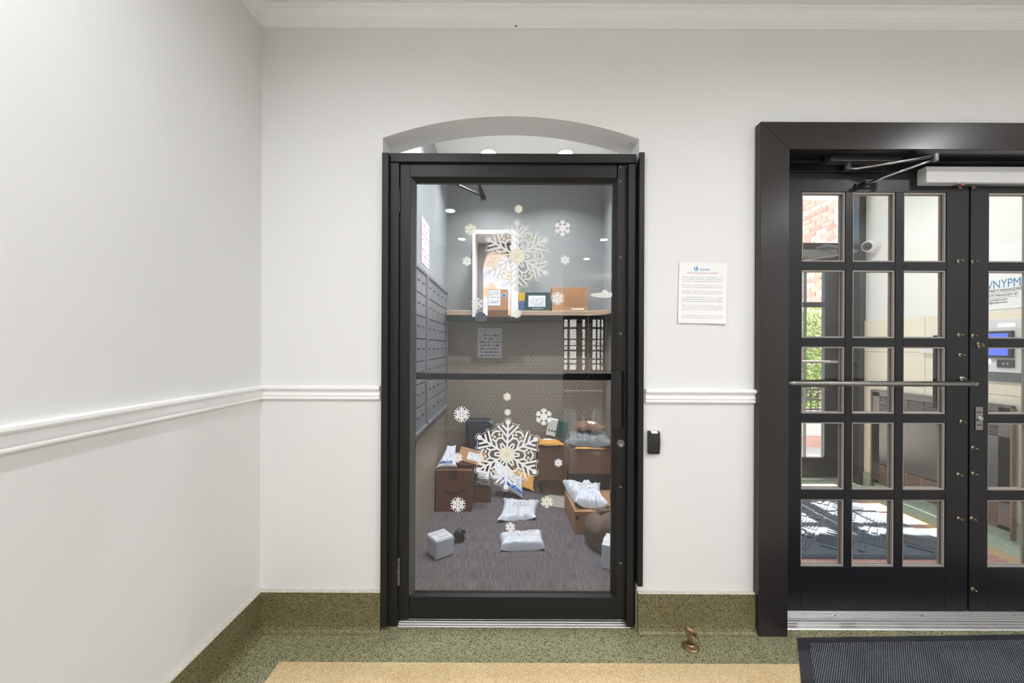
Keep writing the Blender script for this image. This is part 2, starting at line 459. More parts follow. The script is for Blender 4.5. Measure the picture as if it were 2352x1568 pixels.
for i in range(NA):
    t0 = -a0+2*a0*i/NA; t1 = -a0+2*a0*(i+1)/NA
    x0_, z0_ = cxa+R*math.sin(t0), cza+R*math.cos(t0); x1_, z1_ = cxa+R*math.sin(t1), cza+R*math.cos(t1)
    w.prism([(x0_, z0_), (x1_, z1_), (x1_, ZC+0.1), (x0_, ZC+0.1)], D, D+TW)
struct('wall_front', w, 'wall_paint', 'white front wall with arched mail room opening and black double doors')
struct('wall_left', MB().box(XL-0.1, XL, -8.2, D+TW, 0, ZC+0.1), 'wall_paint', 'plain white side wall left of the glass mail room door')
struct('wall_right', MB().box(XR, XR+0.1, -8.2, D+TW, 0, ZC+0.1), 'wall_paint', 'white lobby wall outside the frame to the right')
ox0 = P(1293, 700, D).x*6.2/D
w = MB().box(XL-0.1, ox0, YB-0.15, YB, 0, ZC+0.1).box(3.55, XR+0.1, YB-0.15, YB, 0, ZC+0.1).box(ox0, 3.55, YB-0.15, YB, 2.72, ZC+0.1)
struct('wall_back', w, 'wall_paint', 'white wall behind the camera with a wide opening, mirrored in the glass')
dX0, dX1 = 1.62, 2.98
w = MB().box(XL-0.1, dX0, -8.3, -8.2, 0, ZC+0.1).box(dX1, XR+0.1, -8.3, -8.2, 0, ZC+0.1).box(dX0, dX1, -8.3, -8.2, 2.27, ZC+0.1)
struct('wall_foyer', w, 'wall_paint', 'far wall of the entrance foyer mirrored in the door glass')
struct('ceiling', MB().box(XL-0.2, XR+0.2, -8.4, D+TW, ZC, ZC+0.12), 'ceiling_paint', 'white lobby ceiling above the crown moulding', 'ceiling')
# floor: red field, yellow band, green border
fl = struct('floor', MB().box(XL-0.2, XR+0.2, -8.4, D-0.30, -0.1, 0.0), 'terrazzo_grey', 'polished terrazzo lobby floor with yellow band and green border', 'floor')
YY = FL(1200, 1522).y
XY0 = FL(640, 1522).x
MB().box(XY0, XR, YY-0.105, YY, -0.1, 0.0004).obj('yellow_band', 'terrazzo_yellow', fl)
MB().box(XY0, XY0+0.105, -8.0, YY-0.105, -0.1, 0.0004).obj('yellow_band', 'terrazzo_yellow', fl)
MB().box(XL-0.1, XR, YY, D+TW, -0.1, 0.0002).obj('green_border', 'terrazzo_green', fl)
MB().box(XL-0.1, XY0, -8.0, YY, -0.1, 0.0002).obj('green_border', 'terrazzo_green', fl)
# mouldings
def moulding(prof, z0, x0, x1, miter=True):
    """run along the front wall; prof (depth, height)"""
    mb = MB(); n = len(prof)
    a = [(x0+(p if miter else 0), D-p, z0+h) for p, h in prof]; b = [(x1, D-p, z0+h) for p, h in prof]
    mb.add(a+b, [tuple(range(n)), tuple(range(2*n-1, n-1, -1))]+[(i, i+n, (i+1) % n+n, (i+1) % n) for i in range(n)])
    return mb
def moulding_left(prof, z0, y1):
    mb = MB(); n = len(prof)
    a = [(XL+p, D-p, z0+h) for p, h in prof]; b = [(XL+p, y1, z0+h) for p, h in prof]
    mb.add(a+b, [tuple(range(n)), tuple(range(2*n-1, n-1, -1))]+[(i, i+n, (i+1) % n+n, (i+1) % n) for i in range(n)])
    return mb
crown = [(0, 0), (0.010, 0), (0.013, 0.003), (0.013, 0.033), (0.016, 0.036), (0.018, 0.045), (0.024, 0.055), (0.034, 0.064), (0.036, 0.066), (0.036, 0.070), (0.045, 0.073), (0.047, 0.077), (0.047, 0.083), (0, 0.083)]
zc0 = P(1165, 68, D).z
o = struct('trim_1', moulding(crown, zc0, XL, XR), 'trim_white', 'white crown moulding along the top of the front wall', 'moulding')
hp = P(1185, 60, D-0.013)
MB().lathe([(0.004, 0), (0.0045, 0.0008)], (hp.x, D-0.013, hp.z), (0,-1,0), 8).obj('nail_hole', 'black_deep', o)
struct('trim_2', moulding_left(crown, zc0, YB), 'trim_white', 'white crown moulding along the top of the side wall', 'moulding')
rail = [(0, 0), (0.010, 0.0), (0.013, 0.004), (0.013, 0.009), (0.010, 0.012), (0.010, 0.015), (0.013, 0.018), (0.013, 0.024), (0.010, 0.032), (0.009, 0.040), (0.013, 0.044), (0.020, 0.047), (0.022, 0.052), (0.021, 0.060), (0.016, 0.064), (0, 0.064)]
zr = P(740, 917, D).z
struct('trim_3', moulding(rail, zr, XL, P(874, 900, D).x), 'trim_white', 'short white chair rail between corner and mail room door', 'moulding')
struct('trim_4', moulding(rail, P(1600, 925, D).z, P(1481, 905, D).x, P(1735, 905, D).x, False), 'trim_white', 'short white chair rail between the two doorways', 'moulding')
struct('trim_5', moulding_left(rail, zr, YB), 'trim_white', 'long white chair rail running along the side wall', 'moulding')
base = [(0, 0), (0.045, 0), (0.034, 0.004), (0.026, 0.011), (0.021, 0.022), (0.018, 0.04), (0.016, 0.174), (0.012, 0.18), (0, 0.18)]
cap = [(0, 0.1785), (0.012, 0.1785), (0.0155, 0.1745), (0.0164, 0.176), (0.0125, 0.1815), (0, 0.1825)]
mat('chipped', rgb(196,192,180), 0.8, noise_amt=0.3, noise_scale=60)
for nm, mb, mb2, lab in (('baseboard_left', moulding_left(base, 0, YB), moulding_left(cap, 0, YB), 'speckled green terrazzo base along the side wall'),
                         ('baseboard_front', moulding(base, 0, XL, P(876, 1400, D).x), moulding(cap, 0, XL, P(876, 1400, D).x), 'speckled green terrazzo base between corner and mail room door'),
                         ('baseboard_middle', moulding(base, 0, ax1-0.001, P(1732, 1400, D).x, False), moulding(cap, 0, ax1-0.001, P(1732, 1400, D).x, False), 'speckled green terrazzo base between the two doorways')):
    o = struct(nm, mb, 'terrazzo_base', lab, 'baseboard')
    mb2.obj('chipped_plaster_edge', 'chipped', o)

# ------------------------------------------------------------------ mail room shell
MXL, MXR, MYB, MZC = -0.572, 0.909, 3.78, 2.876
MY0 = D+TW
g = 0.1
struct('ceiling_mailroom', MB().box(MXL-g, MXR+g, MY0-0.001, MYB+0.3, MZC, MZC+0.1), 'mail_ceiling', 'bright white ceiling of the mail room', 'ceiling')
ZS = 1.60
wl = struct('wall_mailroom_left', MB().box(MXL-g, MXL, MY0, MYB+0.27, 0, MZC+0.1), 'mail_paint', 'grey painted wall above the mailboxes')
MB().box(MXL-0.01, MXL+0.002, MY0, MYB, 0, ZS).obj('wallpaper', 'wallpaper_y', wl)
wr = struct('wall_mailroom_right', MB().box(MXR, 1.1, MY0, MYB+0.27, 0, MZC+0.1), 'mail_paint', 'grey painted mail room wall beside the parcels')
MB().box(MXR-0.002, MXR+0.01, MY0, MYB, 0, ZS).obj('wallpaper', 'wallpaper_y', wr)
# back wall with the window opening
wx0, wx1 = P(1092, 640, 3.5).x, P(1176, 640, 3.5).x
wz0, wz1 = 1.60, 2.30
wb = MB().box(MXL-g, wx0, MYB, MYB+0.22, 0, MZC+0.1).box(wx1, MXR+g, MYB, MYB+0.22, 0, MZC+0.1).box(wx0, wx1, MYB, MYB+0.22, 0, wz0).box(wx0, wx1, MYB, MYB+0.22, wz1, MZC+0.1)
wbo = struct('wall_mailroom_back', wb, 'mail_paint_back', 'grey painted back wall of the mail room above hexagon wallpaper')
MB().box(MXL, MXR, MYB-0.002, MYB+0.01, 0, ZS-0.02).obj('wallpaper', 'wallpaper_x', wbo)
fm = struct('floor_mailroom', MB().box(MXL-g, 1.1, MY0-0.09, MYB+0.1, -0.1, -0.006), 'concrete', 'mail room floor under striped grey carpet tiles', 'floor')
xs = [MXL, -0.34, 0.16, 0.66, MXR]; ys = [MY0-0.08, 2.468, 2.968, 3.468, MYB]
for i in range(4):
    for j in range(4):
        MB().box(xs[i]+0.0006, xs[i+1]-0.0006, ys[j]+0.0006, ys[j+1]-0.0006, -0.006, 0.0).obj('carpet_tile', 'carpet', fm)
# window in the back wall
win = empty('window_1', ((wx0+wx1)/2, MYB, wz0), label='bright arched window in a deep white surround above the shelf', cat='window', kind='structure')
def wchild(mb, name, m, **kw):
    o = mb.obj(name, m, win, **kw); o.matrix_parent_inverse = Matrix.Translation(-Vector(win.location)); return o
fx0, fx1 = P(1085, 640, 3.48).x, P(1190, 640, 3.48).x
zt, zb = P(1140, 528, 3.48).z, P(1140, 737, 3.48).z
wchild(MB().box(fx0, fx0+0.024, 3.48, MYB, zb+0.035, zt), 'surround_board', 'trim_white')
wchild(MB().box(fx1-0.06, fx1, 3.48, MYB, zb+0.035, zt), 'surround_board', 'trim_white')
wchild(MB().box(fx0+0.024, fx1-0.06, 3.48, MYB, zt-0.035, zt), 'surround_board', 'trim_white')
wchild(MB().box(fx0, fx1, 3.475, MYB, zb, zb+0.035), 'sill_board', 'black_frame')
acx = (P(1107, 640, 3.95).x+P(1176, 640, 3.95).x)/2; aw = 0.142; asp = 2.05; ah = 0.245
pts = [(acx-aw, wz0), (acx-aw, asp)]+[(acx-aw*math.cos(PI*k/24), asp+ah*math.sin(PI*k/24)) for k in range(1, 24)]+[(acx+aw, asp), (acx+aw, wz0)]
pan = MB()
for k in range(len(pts)-1):
    (xa, za), (xb, zb_) = pts[k], pts[k+1]
    if abs(xa-xb) < 1e-6: continue
    pan.prism([(xa, za), (xb, zb_), (xb, wz1), (xa, wz1)], 3.93, 3.97)
pan.box(wx0, acx-aw, 3.93, 3.97, wz0, wz1).box(acx+aw, wx1, 3.93, 3.97, wz0, wz1)
wchild(pan, 'arched_panel', 'trim_white')
pane = MB().prism(pts, 3.944, 3.95)
wchild(pane, 'pane', 'frosted')
wchild(MB().tube([(x, 3.925, z) for x, z in pts], 0.006, 8), 'arch_bead', 'trim_white', smooth=True)
# shelf, two lengths either side of the window surround
sz0, sz1 = 1.567, 1.622
sh = empty('wooden_shelf', (fx0-0.1, 3.64, sz0), label='short pale wood shelf end left of the bright window', cat='shelf')
o = MB().box(MXL+0.036, fx0, 3.50, MYB, sz0+0.012, sz1).obj('board', 'shelf_wood', sh, bevel=0.004); o.matrix_parent_inverse = Matrix.Translation(-Vector(sh.location))
o = MB().box(MXL+0.036, fx0, 3.52, MYB, sz0-0.03, sz0+0.012).obj('under_shelf_shade', 'black_frame', sh); o.matrix_parent_inverse = Matrix.Translation(-Vector(sh.location))  # black strip stands in for the shadow under the shelf
sh = empty('wooden_shelf', (0.5, 3.64, sz0), label='long pale wood shelf with rounded inner corner holding the boxes', cat='shelf')
def rshelf(off):
    return [(fx1, 3.50+off), (0.66, 3.50+off)]+[(0.66+0.19*math.sin(t), 3.29+off+0.21*math.cos(t)) for t in [PI/2*k/10 for k in range(1, 11)]]+[(0.85, 2.1), (MXR-0.002, 2.1), (MXR-0.002, MYB), (fx1, MYB)]
o = MB().prism(rshelf(0), sz0+0.012, sz1, 'Z').obj('board', 'shelf_wood', sh, bevel=0.004); o.matrix_parent_inverse = Matrix.Translation(-Vector(sh.location))
o = MB().prism(rshelf(0.02), sz0-0.03, sz0+0.012, 'Z').obj('under_shelf_shade', 'black_frame', sh); o.matrix_parent_inverse = Matrix.Translation(-Vector(sh.location))  # same painted under-shelf shadow, following the rounded corner

# ------------------------------------------------------------------ vestibule shell
VXR, VY1 = 3.42, 4.0
struct('ceiling_vestibule', MB().box(1.0, VXR+0.2, MY0-0.001, VY1+0.1, 2.93, 3.05), 'vest_white', 'white ceiling of the sunny vestibule', 'ceiling')
vw = struct('wall_vestibule_right', MB().box(VXR, VXR+0.12, MY0, VY1+0.1, 0, 3.0), 'vest_white', 'white vestibule wall over cream stone panels')
pz_ = [0.13, 0.55, 0.985, 1.272, 1.568]; py_ = [MY0+0.01, 2.62, 3.25, 3.83]
for i in range(4):
    for j in range(3):
        MB().box(VXR-0.012, VXR+0.01, py_[j]+0.0015, py_[j+1]-0.0015, pz_[i]+0.0015, pz_[i+1]-0.0015).obj('stone_panel', 'stone_cream', vw, bevel=0.001)
MB().box(VXR-0.02, VXR, MY0+0.01, 3.83, 0, 0.128).obj('terrazzo_base', 'terrazzo_pale', vw)
fv = struct('floor_vestibule', MB().box(1.1, VXR+0.1, MY0-0.02, VY1+0.1, -0.1, 0.0), 'terrazzo_red', 'pink terrazzo vestibule floor with yellow and green edge bands', 'floor')
MB().box(3.185, VXR, MY0, VY1, -0.05, 0.0006).obj('green_border', 'terrazzo_pale', fv)
MB().box(1.1, 3.185, 3.72, VY1, -0.05, 0.0006).obj('green_border', 'terrazzo_pale', fv)
MB().box(3.075, 3.185, MY0, 3.72, -0.05, 0.0008).obj('yellow_band', 'terrazzo_yellow', fv)
MB().box(1.1, 3.075, 3.61, 3.72, -0.05, 0.0008).obj('yellow_band', 'terrazzo_yellow', fv)
ew = MB().box(-1.4, wx0-0.05, VY1, VY1+0.12, 0, 3.05).box(wx1+0.05, 1.45, VY1, VY1+0.12, 0, 3.05).box(wx0-0.05, wx1+0.05, VY1, VY1+0.12, 0, wz0).box(wx0-0.05, wx1+0.05, VY1, VY1+0.12, wz1+0.32, 3.05).box(3.40, 4.2, VY1, VY1+0.12, 0, 3.05).box(1.45, 3.40, VY1, VY1+0.12, 2.90, 3.05)
struct('wall_street', ew, 'vest_white', 'street wall around the outer black doors')
struct('canopy', MB().box(1.2, 4.3, VY1+0.12, VY1+0.60, 3.02, 3.10), 'vest_white', 'thin flat slab added over the street doors to block the sun', 'canopy')  # slab added only to keep sun from the transom, no known canopy
# dark frame of the street doors
sf = empty('trim_6', (2.4, VY1, 0), label='dark painted frame of the street doors behind the double doors', cat='door frame', kind='structure')
def child(par, mb, name, m, **kw):
    o = mb.obj(name, m, par, **kw); bpy.context.view_layer.update(); o.matrix_parent_inverse = par.matrix_world.inverted(); return o
child(sf, MB().box(3.355, VXR, 3.80, VY1+0.05, 0, 2.92), 'jamb', 'casing_paint', bevel=0.003)
child(sf, MB().box(1.45, 1.56, 3.86, VY1+0.05, 0, 2.92), 'jamb', 'casing_paint', bevel=0.003)
child(sf, MB().box(1.56, 3.355, 3.90, VY1+0.05, 2.265, 2.335), 'transom_bar', 'casing_paint', bevel=0.003)
child(sf, MB().box(1.56, 3.355, 3.90, VY1+0.05, 2.87, 2.92), 'head', 'casing_paint', bevel=0.003)
for k, (xa, xb) in enumerate(((1.56, 2.44), (2.48, 3.355))):
    child(sf, MB().box(xa, xb, VY1-0.02, VY1-0.012, 2.335, 2.87), 'transom_pane', 'pane_glass')
child(sf, MB().box(2.44, 2.48, 3.92, VY1+0.03, 2.335, 2.87), 'mullion', 'casing_paint')
child(sf, MB().box(1.56, 3.355, 3.90, VY1+0.12, 0, 0.03), 'threshold', 'alu')

# ------------------------------------------------------------------ glazed door leaves
def leaf(name, label, x0, x1, z0, z1, Y, th, cols, rows, m='door_paint', glass_m='pane_glass', front=-1, bead=True, sub=None):
    e = empty(name, (x0, Y, z0), label=label, cat='door', kind='structure')
    e.parent = None
    inv = Matrix.Translation(-Vector(e.location))
    def ch(mb, nm, mm, **kw):
        o = mb.obj(nm, mm, e, **kw); o.matrix_parent_inverse = inv; return o
    y0, y1 = Y, Y+th
    ch(MB().box(x0, cols[0][0], y0, y1, z0, z1), 'stile', m, bevel=0.0015)
    ch(MB().box(cols[-1][1], x1, y0, y1, z0, z1), 'stile', m, bevel=0.0015)
    ch(MB().box(cols[0][0], cols[-1][1], y0, y1, z0, rows[0][0]), 'bottom_rail', m, bevel=0.0015)
    ch(MB().box(cols[0][0], cols[-1][1], y0, y1, rows[-1][1], z1), 'top_rail', m, bevel=0.0015)
    for a, b in zip(cols, cols[1:]):
        ch(MB().box(a[1], b[0], y0, y1, rows[0][0], rows[-1][1]), 'muntin', m, bevel=0.0015)
    for a, b in zip(rows, rows[1:]):
        for c in cols:
            ch(MB().box(c[0], c[1], y0, y1, a[1], b[0]), 'muntin', m, bevel=0.0015)
    ym = (y0+y1)/2
    for c in cols:
        for r in rows:
            ch(MB().box(c[0], c[1], ym-0.0025, ym+0.0025, r[0], r[1]), 'pane', glass_m)
            if bead:
                t = 0.007; b = MB()
                for ya, yb in ((ym-0.014, ym-0.004), (ym+0.004, ym+0.014)):
                    b.box(c[0], c[0]+t, ya, yb, r[0], r[1]); b.box(c[1]-t, c[1], ya, yb, r[0], r[1])
                    b.box(c[0]+t, c[1]-t, ya, yb, r[0], r[0]+t); b.box(c[0]+t, c[1]-t, ya, yb, r[1]-t, r[1])
                ch(b, 'glazing_bead', 'bead_daylit' if 'bead_daylit' in MATS else m)
    return e, ch
mat('bead_daylit', rgb(158,150,144), 0.4)  # bead colour paled to imitate daylight falling on the reveals

YD = 1.95
def xs_at(a, b): return (P(a, 870, YD).x, P(b, 870, YD).x)
def zs_at(a, b): return (P(2010, b, YD).z, P(2010, a, YD).z)
colsL = [xs_at(1841, 1941), xs_at(1958, 2056), xs_at(2075, 2173)]
colsR = [xs_at(2270, 2369), xs_at(2387, 2486), xs_at(2504, 2600)]
rows = [zs_at(1147, 1302), zs_at(970, 1125), zs_at(796, 950), zs_at(620, 776), zs_at(441, 601)]
dz0, dz1 = P(2010, 1402, YD).z, P(2010, 398, YD).z
xm0, xm1 = P(2224, 870, YD).x, P(2228, 870, YD).x
door2, ch2 = leaf('door_2', 'left black glazed leaf of the double doors with steel push bar', 1.292, xm0, dz0, dz1, YD, 0.038, colsL, rows)
door3, ch3 = leaf('door_3', 'right black glazed leaf cut by the frame, carrying a steel exit button', xm1, 3.235, dz0, dz1, YD, 0.038, colsR, rows)
# bolts on the meeting stiles
def bolt(ch, px, py, ln=0.03):
    p = P(px, py, YD)
    b = MB().lathe([(0.009, 0), (0.009, 0.002), (0.006, 0.004)], (p.x, YD, p.z), (0,-1,0), 12)
    b.lathe([(0.0045, 0.003), (0.0045, ln*0.6), (0.003, ln*0.7)], (p.x, YD, p.z), (0,-1,0), 8)
    ch(b, 'bolt', 'old_brass', smooth=False)
for q in ((2205,429),(2201,600),(2202,769),(2205,815),(2207,869),(2207,968),(2200,1089),(2201,1190)): bolt(ch2, *q)
for q in ((2236,429),(2234,601),(2234,771),(2249,795),(2247,790),(2234,1028),(2234,1087),(2231,1190),(2233,1352)): bolt(ch3, *q)
# push bar with two stand-offs
pb0, pb1 = P(1818, 880, 1.885), P(2238, 881, 1.885)
bar = MB().tube([(pb0.x-0.01, YD-0.01, pb0.z), (pb0.x-0.012, 1.905, pb0.z), (pb0.x, 1.889, pb0.z), (pb0.x+0.02, 1.885, pb0.z), (pb1.x-0.006, 1.885, pb0.z), (pb1.x, 1.885, pb0.z)], [0.0125]*5+[0.009], 16)
b_ = ch2(bar, 'push_bar', 'steel', smooth=True)
so = P(2210, 872, YD)
ch2(MB().tube([(so.x, YD, so.z), (so.x, 1.888, pb0.z)], 0.009, 12).lathe([(0.016, 0), (0.016, 0.006), (0.010, 0.010)], (so.x, YD, so.z), (0,-1,0), 16), 'bar_bracket', 'steel', smooth=False)
# exit button plate
ep = rect(2239, 2256, 934, 987, YD)
plate = MB().box(ep[0], ep[1], YD-0.004, YD, ep[2], ep[3])
pl = ch3(plate, 'exit_button_plate', 'steel', bevel=0.0015)
mxp = (ep[0]+ep[1])/2; mzp = (ep[2]+ep[3])/2
ch3(MB().lathe([(0.0125, 0), (0.0125, 0.006), (0.010, 0.008)], (mxp, YD-0.004, mzp), (0,-1,0), 20), 'button', 'chrome')
for dz in (0.045, -0.045):
    ch3(MB().lathe([(0.003, 0), (0.002, 0.0015)], (mxp, YD-0.004, mzp+dz), (0,-1,0), 10), 'screw', 'chrome')
for t, dz in (('PUSH', 0.026), ('EXIT', -0.036)):
    text('lettering', t, 0.011, 'ink_dark', door3, (mxp-door3.location.x, -0.0042-0.0006, mzp+dz-door3.location.z), (PI/2,0,0), 'CENTER', 0.0002)
# outer pull handle seen through the right hand column of panes
hx = P(2150, 860, 2.06).x
ch2(MB().box(hx-0.012, hx+0.012, 2.05, 2.066, P(2150, 936, 2.06).z, P(2150, 770, 2.06).z).box(hx-0.012, hx+0.06, 2.03, 2.05, P(2150, 930, 2.06).z, P(2150, 920, 2.06).z).box(hx+0.03, hx+0.06, YD+0.038, 2.05, P(2150, 930, 2.06).z, P(2150, 920, 2.06).z), 'outer_pull_handle', 'black_frame', bevel=0.002)
# frame head, stops and casing of the double doors
pf = empty('trim_7', (2.26, D, 0), label='wide glossy black-brown casing with mitred corner around the double doors', cat='door frame', kind='structure')
YC = 1.796
c0, c1 = P(1745, 850, YC).x, P(1812, 850, YC).x
ctop, cin = P(1780, 279, YC).z, P(1815, 342, YC).z
mir = 2*2.262
child(pf, MB().prism([(c0, 0), (c1, 0), (c1, cin), (c0, ctop)], YC, D+0.001), 'casing', 'casing_paint', bevel=0.0025)
child(pf, MB().prism([(mir-c0, 0), (mir-c1, 0), (mir-c1, cin), (mir-c0, ctop)], YC, D+0.001), 'casing', 'casing_paint', bevel=0.0025)
child(pf, MB().prism([(c0, ctop), (c1, cin), (mir-c1, cin), (mir-c0, ctop)], YC, D+0.001), 'casing', 'casing_paint', bevel=0.0025)
child(pf, MB().box(px0-0.02, c1+0.015, D, MY0, 0, pz).box(px1+0.02, mir-c1-0.015, D, MY0, 0, pz), 'jamb', 'door_paint')
child(pf, MB().box(c1+0.015, mir-c1-0.015, D, 1.875, cin+0.006, pz+0.01), 'head', 'door_paint')
child(pf, MB().box(c1+0.015, mir-c1-0.015, 1.938, MY0, dz1+0.05, pz+0.01), 'head', 'door_paint', bevel=0.003)
child(pf, MB().box(c1+0.015, mir-c1-0.015, 1.946, MY0, dz1+0.004, dz1+0.045), 'head_stop', 'door_paint', bevel=0.003)
# threshold, ridged
th = empty('trim_8', (2.26, D+0.05, 0), label='ridged aluminium threshold under the black double doors', cat='threshold', kind='structure')
y0t, y1t = FL(1990, 1447).y, 1.958
tb = MB(); prof = [(y0t, 0.0), (y0t+0.004, 0.004)]
yy = y0t+0.004
for k in range(3): prof += [(yy+0.004, 0.006+0.004*k), (yy+0.012, 0.0085+0.004*k), (yy+0.013, 0.007+0.004*k)]; yy += 0.014
while yy < y1t-0.012: prof += [(yy+0.001, 0.020), (yy+0.006, 0.020), (yy+0.0065, 0.0185), (yy+0.0085, 0.0185)]; yy += 0.009
prof += [(y1t, 0.020), (y1t, 0.0)]
child(th, MB().prism(prof, c1-0.002, mir-c1+0.002, 'X'), 'threshold_plate', 'alu')
for q in (1919, 2118, 2330):
    p = FL(q, 1413, 0.0205); child(th, MB().lathe([(0.0045, 0), (0.004, 0.0012)], (p.x, p.y, 0.0198), (0,0,1), 10), 'screw', 'dark_metal')

# door closer on the head: body, two arms
dc = empty('door_closer', P(1980, 375, 1.9), label='dark box door closer with folding chrome arm above the double doors', cat='door closer')
cb0, cb1 = P(1909, 360, 1.897).x, P(2072, 360, 1.897).x
czb = P(1990, 369, 1.897).z
child(dc, MB().box(cb0, cb1, 1.897, 1.945, czb, czb+0.062), 'body', 'dark_metal', bevel=0.003)
pv = P(1947, 386, 1.925); el = P(2149, 360, 1.80); sho = P(1972, 428, YD)
child(dc, MB().lathe([(0.012, 0), (0.014, -0.01), (0.013, -0.03), (0.008, -0.034)], (pv.x, pv.y, czb), (0,0,1), 16), 'pivot', 'dark_metal', smooth=False)
child(dc, MB().tube([(pv.x, pv.y, pv.z+0.002), (pv.x+0.03, pv.y-0.012, pv.z-0.008), tuple(el+Vector((0,0,0.006)))], 0.0075, 12), 'main_arm', 'chrome', smooth=True)
child(dc, MB().tube([tuple(el-Vector((0,0,0.008))), (sho.x+0.02, sho.y-0.03, sho.z+0.004)], 0.006, 12), 'fore_arm', 'chrome', smooth=True)
child(dc, MB().lathe([(0.010, -0.02), (0.011, -0.012), (0.011, 0.012), (0.008, 0.016)], el, (0,0,1), 14), 'elbow_joint', 'dark_metal')
child(dc, MB().box(sho.x-0.02, sho.x+0.028, YD-0.008, YD, sho.z-0.012, sho.z+0.012).box(sho.x-0.008, sho.x+0.022, YD-0.045, YD-0.008, sho.z-0.006, sho.z+0.006), 'arm_shoe', 'black_frame', bevel=0.002)
# magnetic lock housing
ml = empty('magnetic_lock', P(2300, 405, 1.93), label='long white lock housing mounted across the top of both doors', cat='lock')
m0 = P(2128, 400, 1.905).x
mzt, mzb = P(2240, 382, 1.905).z, P(2240, 419, 1.905).z
child(ml, MB().box(m0, 2.72, 1.905, YD+0.001, mzb, mzt), 'housing', 'white_plastic', bevel=0.003)
child(ml, MB().box(m0+0.16, m0+0.5, 1.915, YD-0.006, mzb-0.003, mzb), 'armature_plate', 'alu')
child(ml, MB().lathe([(0.004, 0), (0.003, 0.002)], (m0+0.19, 1.92, mzb-0.003), (0,0,-1), 10), 'indicator', 'exit_red')

# ------------------------------------------------------------------ mail room door
fr = empty('trim_9', (0.0, D, 0), label='black metal frame standing in the arched opening', cat='door frame', kind='structure')
def pxb(px0_, px1_, py0_, py1_, Y0, Y1):
    a, b, c, d = rect(px0_, px1_, py0_, py1_, Y0); return MB().box(a, b, Y0, Y1, c, d)
child(fr, pxb(875, 890, 350, 1440, 1.815, D+0.02), 'flange', 'black_frame', bevel=0.002)
child(fr, pxb(893.5, 914.5, 373.5, 1438, 1.8452, MY0), 'jamb', 'black_frame', bevel=0.002)
child(fr, pxb(889, 894, 352, 1440, 1.852, 1.99), 'caulk_joint', 'bead_grey')
child(fr, pxb(893, 1462, 352, 372.5, 1.845, MY0), 'head', 'black_frame', bevel=0.002)
child(fr, pxb(1442, 1458, 376, 1440, 1.838, MY0), 'strike_jamb', 'black_frame', bevel=0.002)
child(fr, pxb(1459, 1473, 374, 1443, 1.868, MY0), 'jamb_recess', 'black_deep')
child(fr, pxb(1467, 1479, 349, 1347, 1.815, D+0.02), 'flange', 'black_frame', bevel=0.002)
child(fr, pxb(914, 1444, 371, 1425, 1.93, 1.95).__class__().box(P(914,800,1.93).x, P(921,800,1.93).x, 1.93, 1.95, 0.02, 2.16), 'door_stop', 'black_deep')
d1 = empty('door_1', P(1180, 1424, 1.862), label='black framed glass mail room door covered in snowflake stickers', cat='door', kind='structure')
Y1 = 1.862
def dch(mb, name, m, **kw): return child(d1, mb, name, m, **kw)
dch(pxb(917, 941, 374, 1422, Y1, Y1+0.045), 'stile', 'black_frame', bevel=0.0015)
dch(pxb(1417, 1440, 374, 1422, Y1, Y1+0.045), 'stile', 'black_frame', bevel=0.0015)
dch(pxb(941, 1417, 374.5, 407, Y1, Y1+0.045), 'top_rail', 'black_frame', bevel=0.0015)
dch(pxb(941, 1417, 1371, 1422, Y1, Y1+0.045), 'bottom_rail', 'black_frame', bevel=0.0015)
YG = 1.888
ox = rect(941, 1417, 407.5, 1370.5, Y1+0.002); gx = rect(953.5, 1405.5, 420.5, 1362, YG-0.003)
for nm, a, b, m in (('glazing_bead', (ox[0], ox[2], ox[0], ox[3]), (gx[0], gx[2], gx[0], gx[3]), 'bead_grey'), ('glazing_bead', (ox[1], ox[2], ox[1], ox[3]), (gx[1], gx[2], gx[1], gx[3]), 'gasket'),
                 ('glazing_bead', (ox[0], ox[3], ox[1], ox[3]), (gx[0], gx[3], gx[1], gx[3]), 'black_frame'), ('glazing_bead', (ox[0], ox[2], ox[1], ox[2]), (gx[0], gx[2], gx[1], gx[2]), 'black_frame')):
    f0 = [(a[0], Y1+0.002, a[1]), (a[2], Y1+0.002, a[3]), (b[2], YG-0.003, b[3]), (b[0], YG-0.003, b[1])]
    dch(MB().hexa(f0, [(x, Y1+0.044, z) for x, y, z in f0]), nm, m)  # left bead coloured greyer for the light its bevel catches
dch(MB().box(gx[0]-0.004, gx[1]+0.004, YG-0.003, YG+0.003, gx[2]-0.004, gx[3]+0.004), 'glass_pane', 'door_glass')
# hinges
for ya, yb in ((430, 488), (1280, 1343)):
    a = P(915.5, ya, Y1-0.008); b = P(915.5, yb, Y1-0.008); k = MB()
    for i in range(5):
        t0, t1 = i/5+0.01, (i+1)/5-0.01
        k.tube([a.lerp(b, t0), a.lerp(b, t1)], 0.0072, 12)
    dch(k, 'hinge', 'dark_metal')
for py in (384, 416, 591, 766, 1118, 1293):
    p = P(1425.5, py, Y1); dch(MB().lathe([(0.0058, 0), (0.005, 0.002), (0.002, 0.0032)], p, (0,-1,0), 12), 'rivet', 'dark_metal', smooth=False)
lp = P(1426, 1018, Y1)
lk = dch(MB().lathe([(0.0185, 0), (0.0185, 0.003), (0.0165, 0.005), (0.012, 0.005), (0.012, 0.004)], lp, (0,-1,0), 24), 'lock_cylinder', 'dark_metal')
o = MB().lathe([(0.0075, 0.004), (0.007, 0.006)], lp+Vector((0,0,-0.005)), (0,-1,0), 16).obj('key_core', 'chrome', lk); 
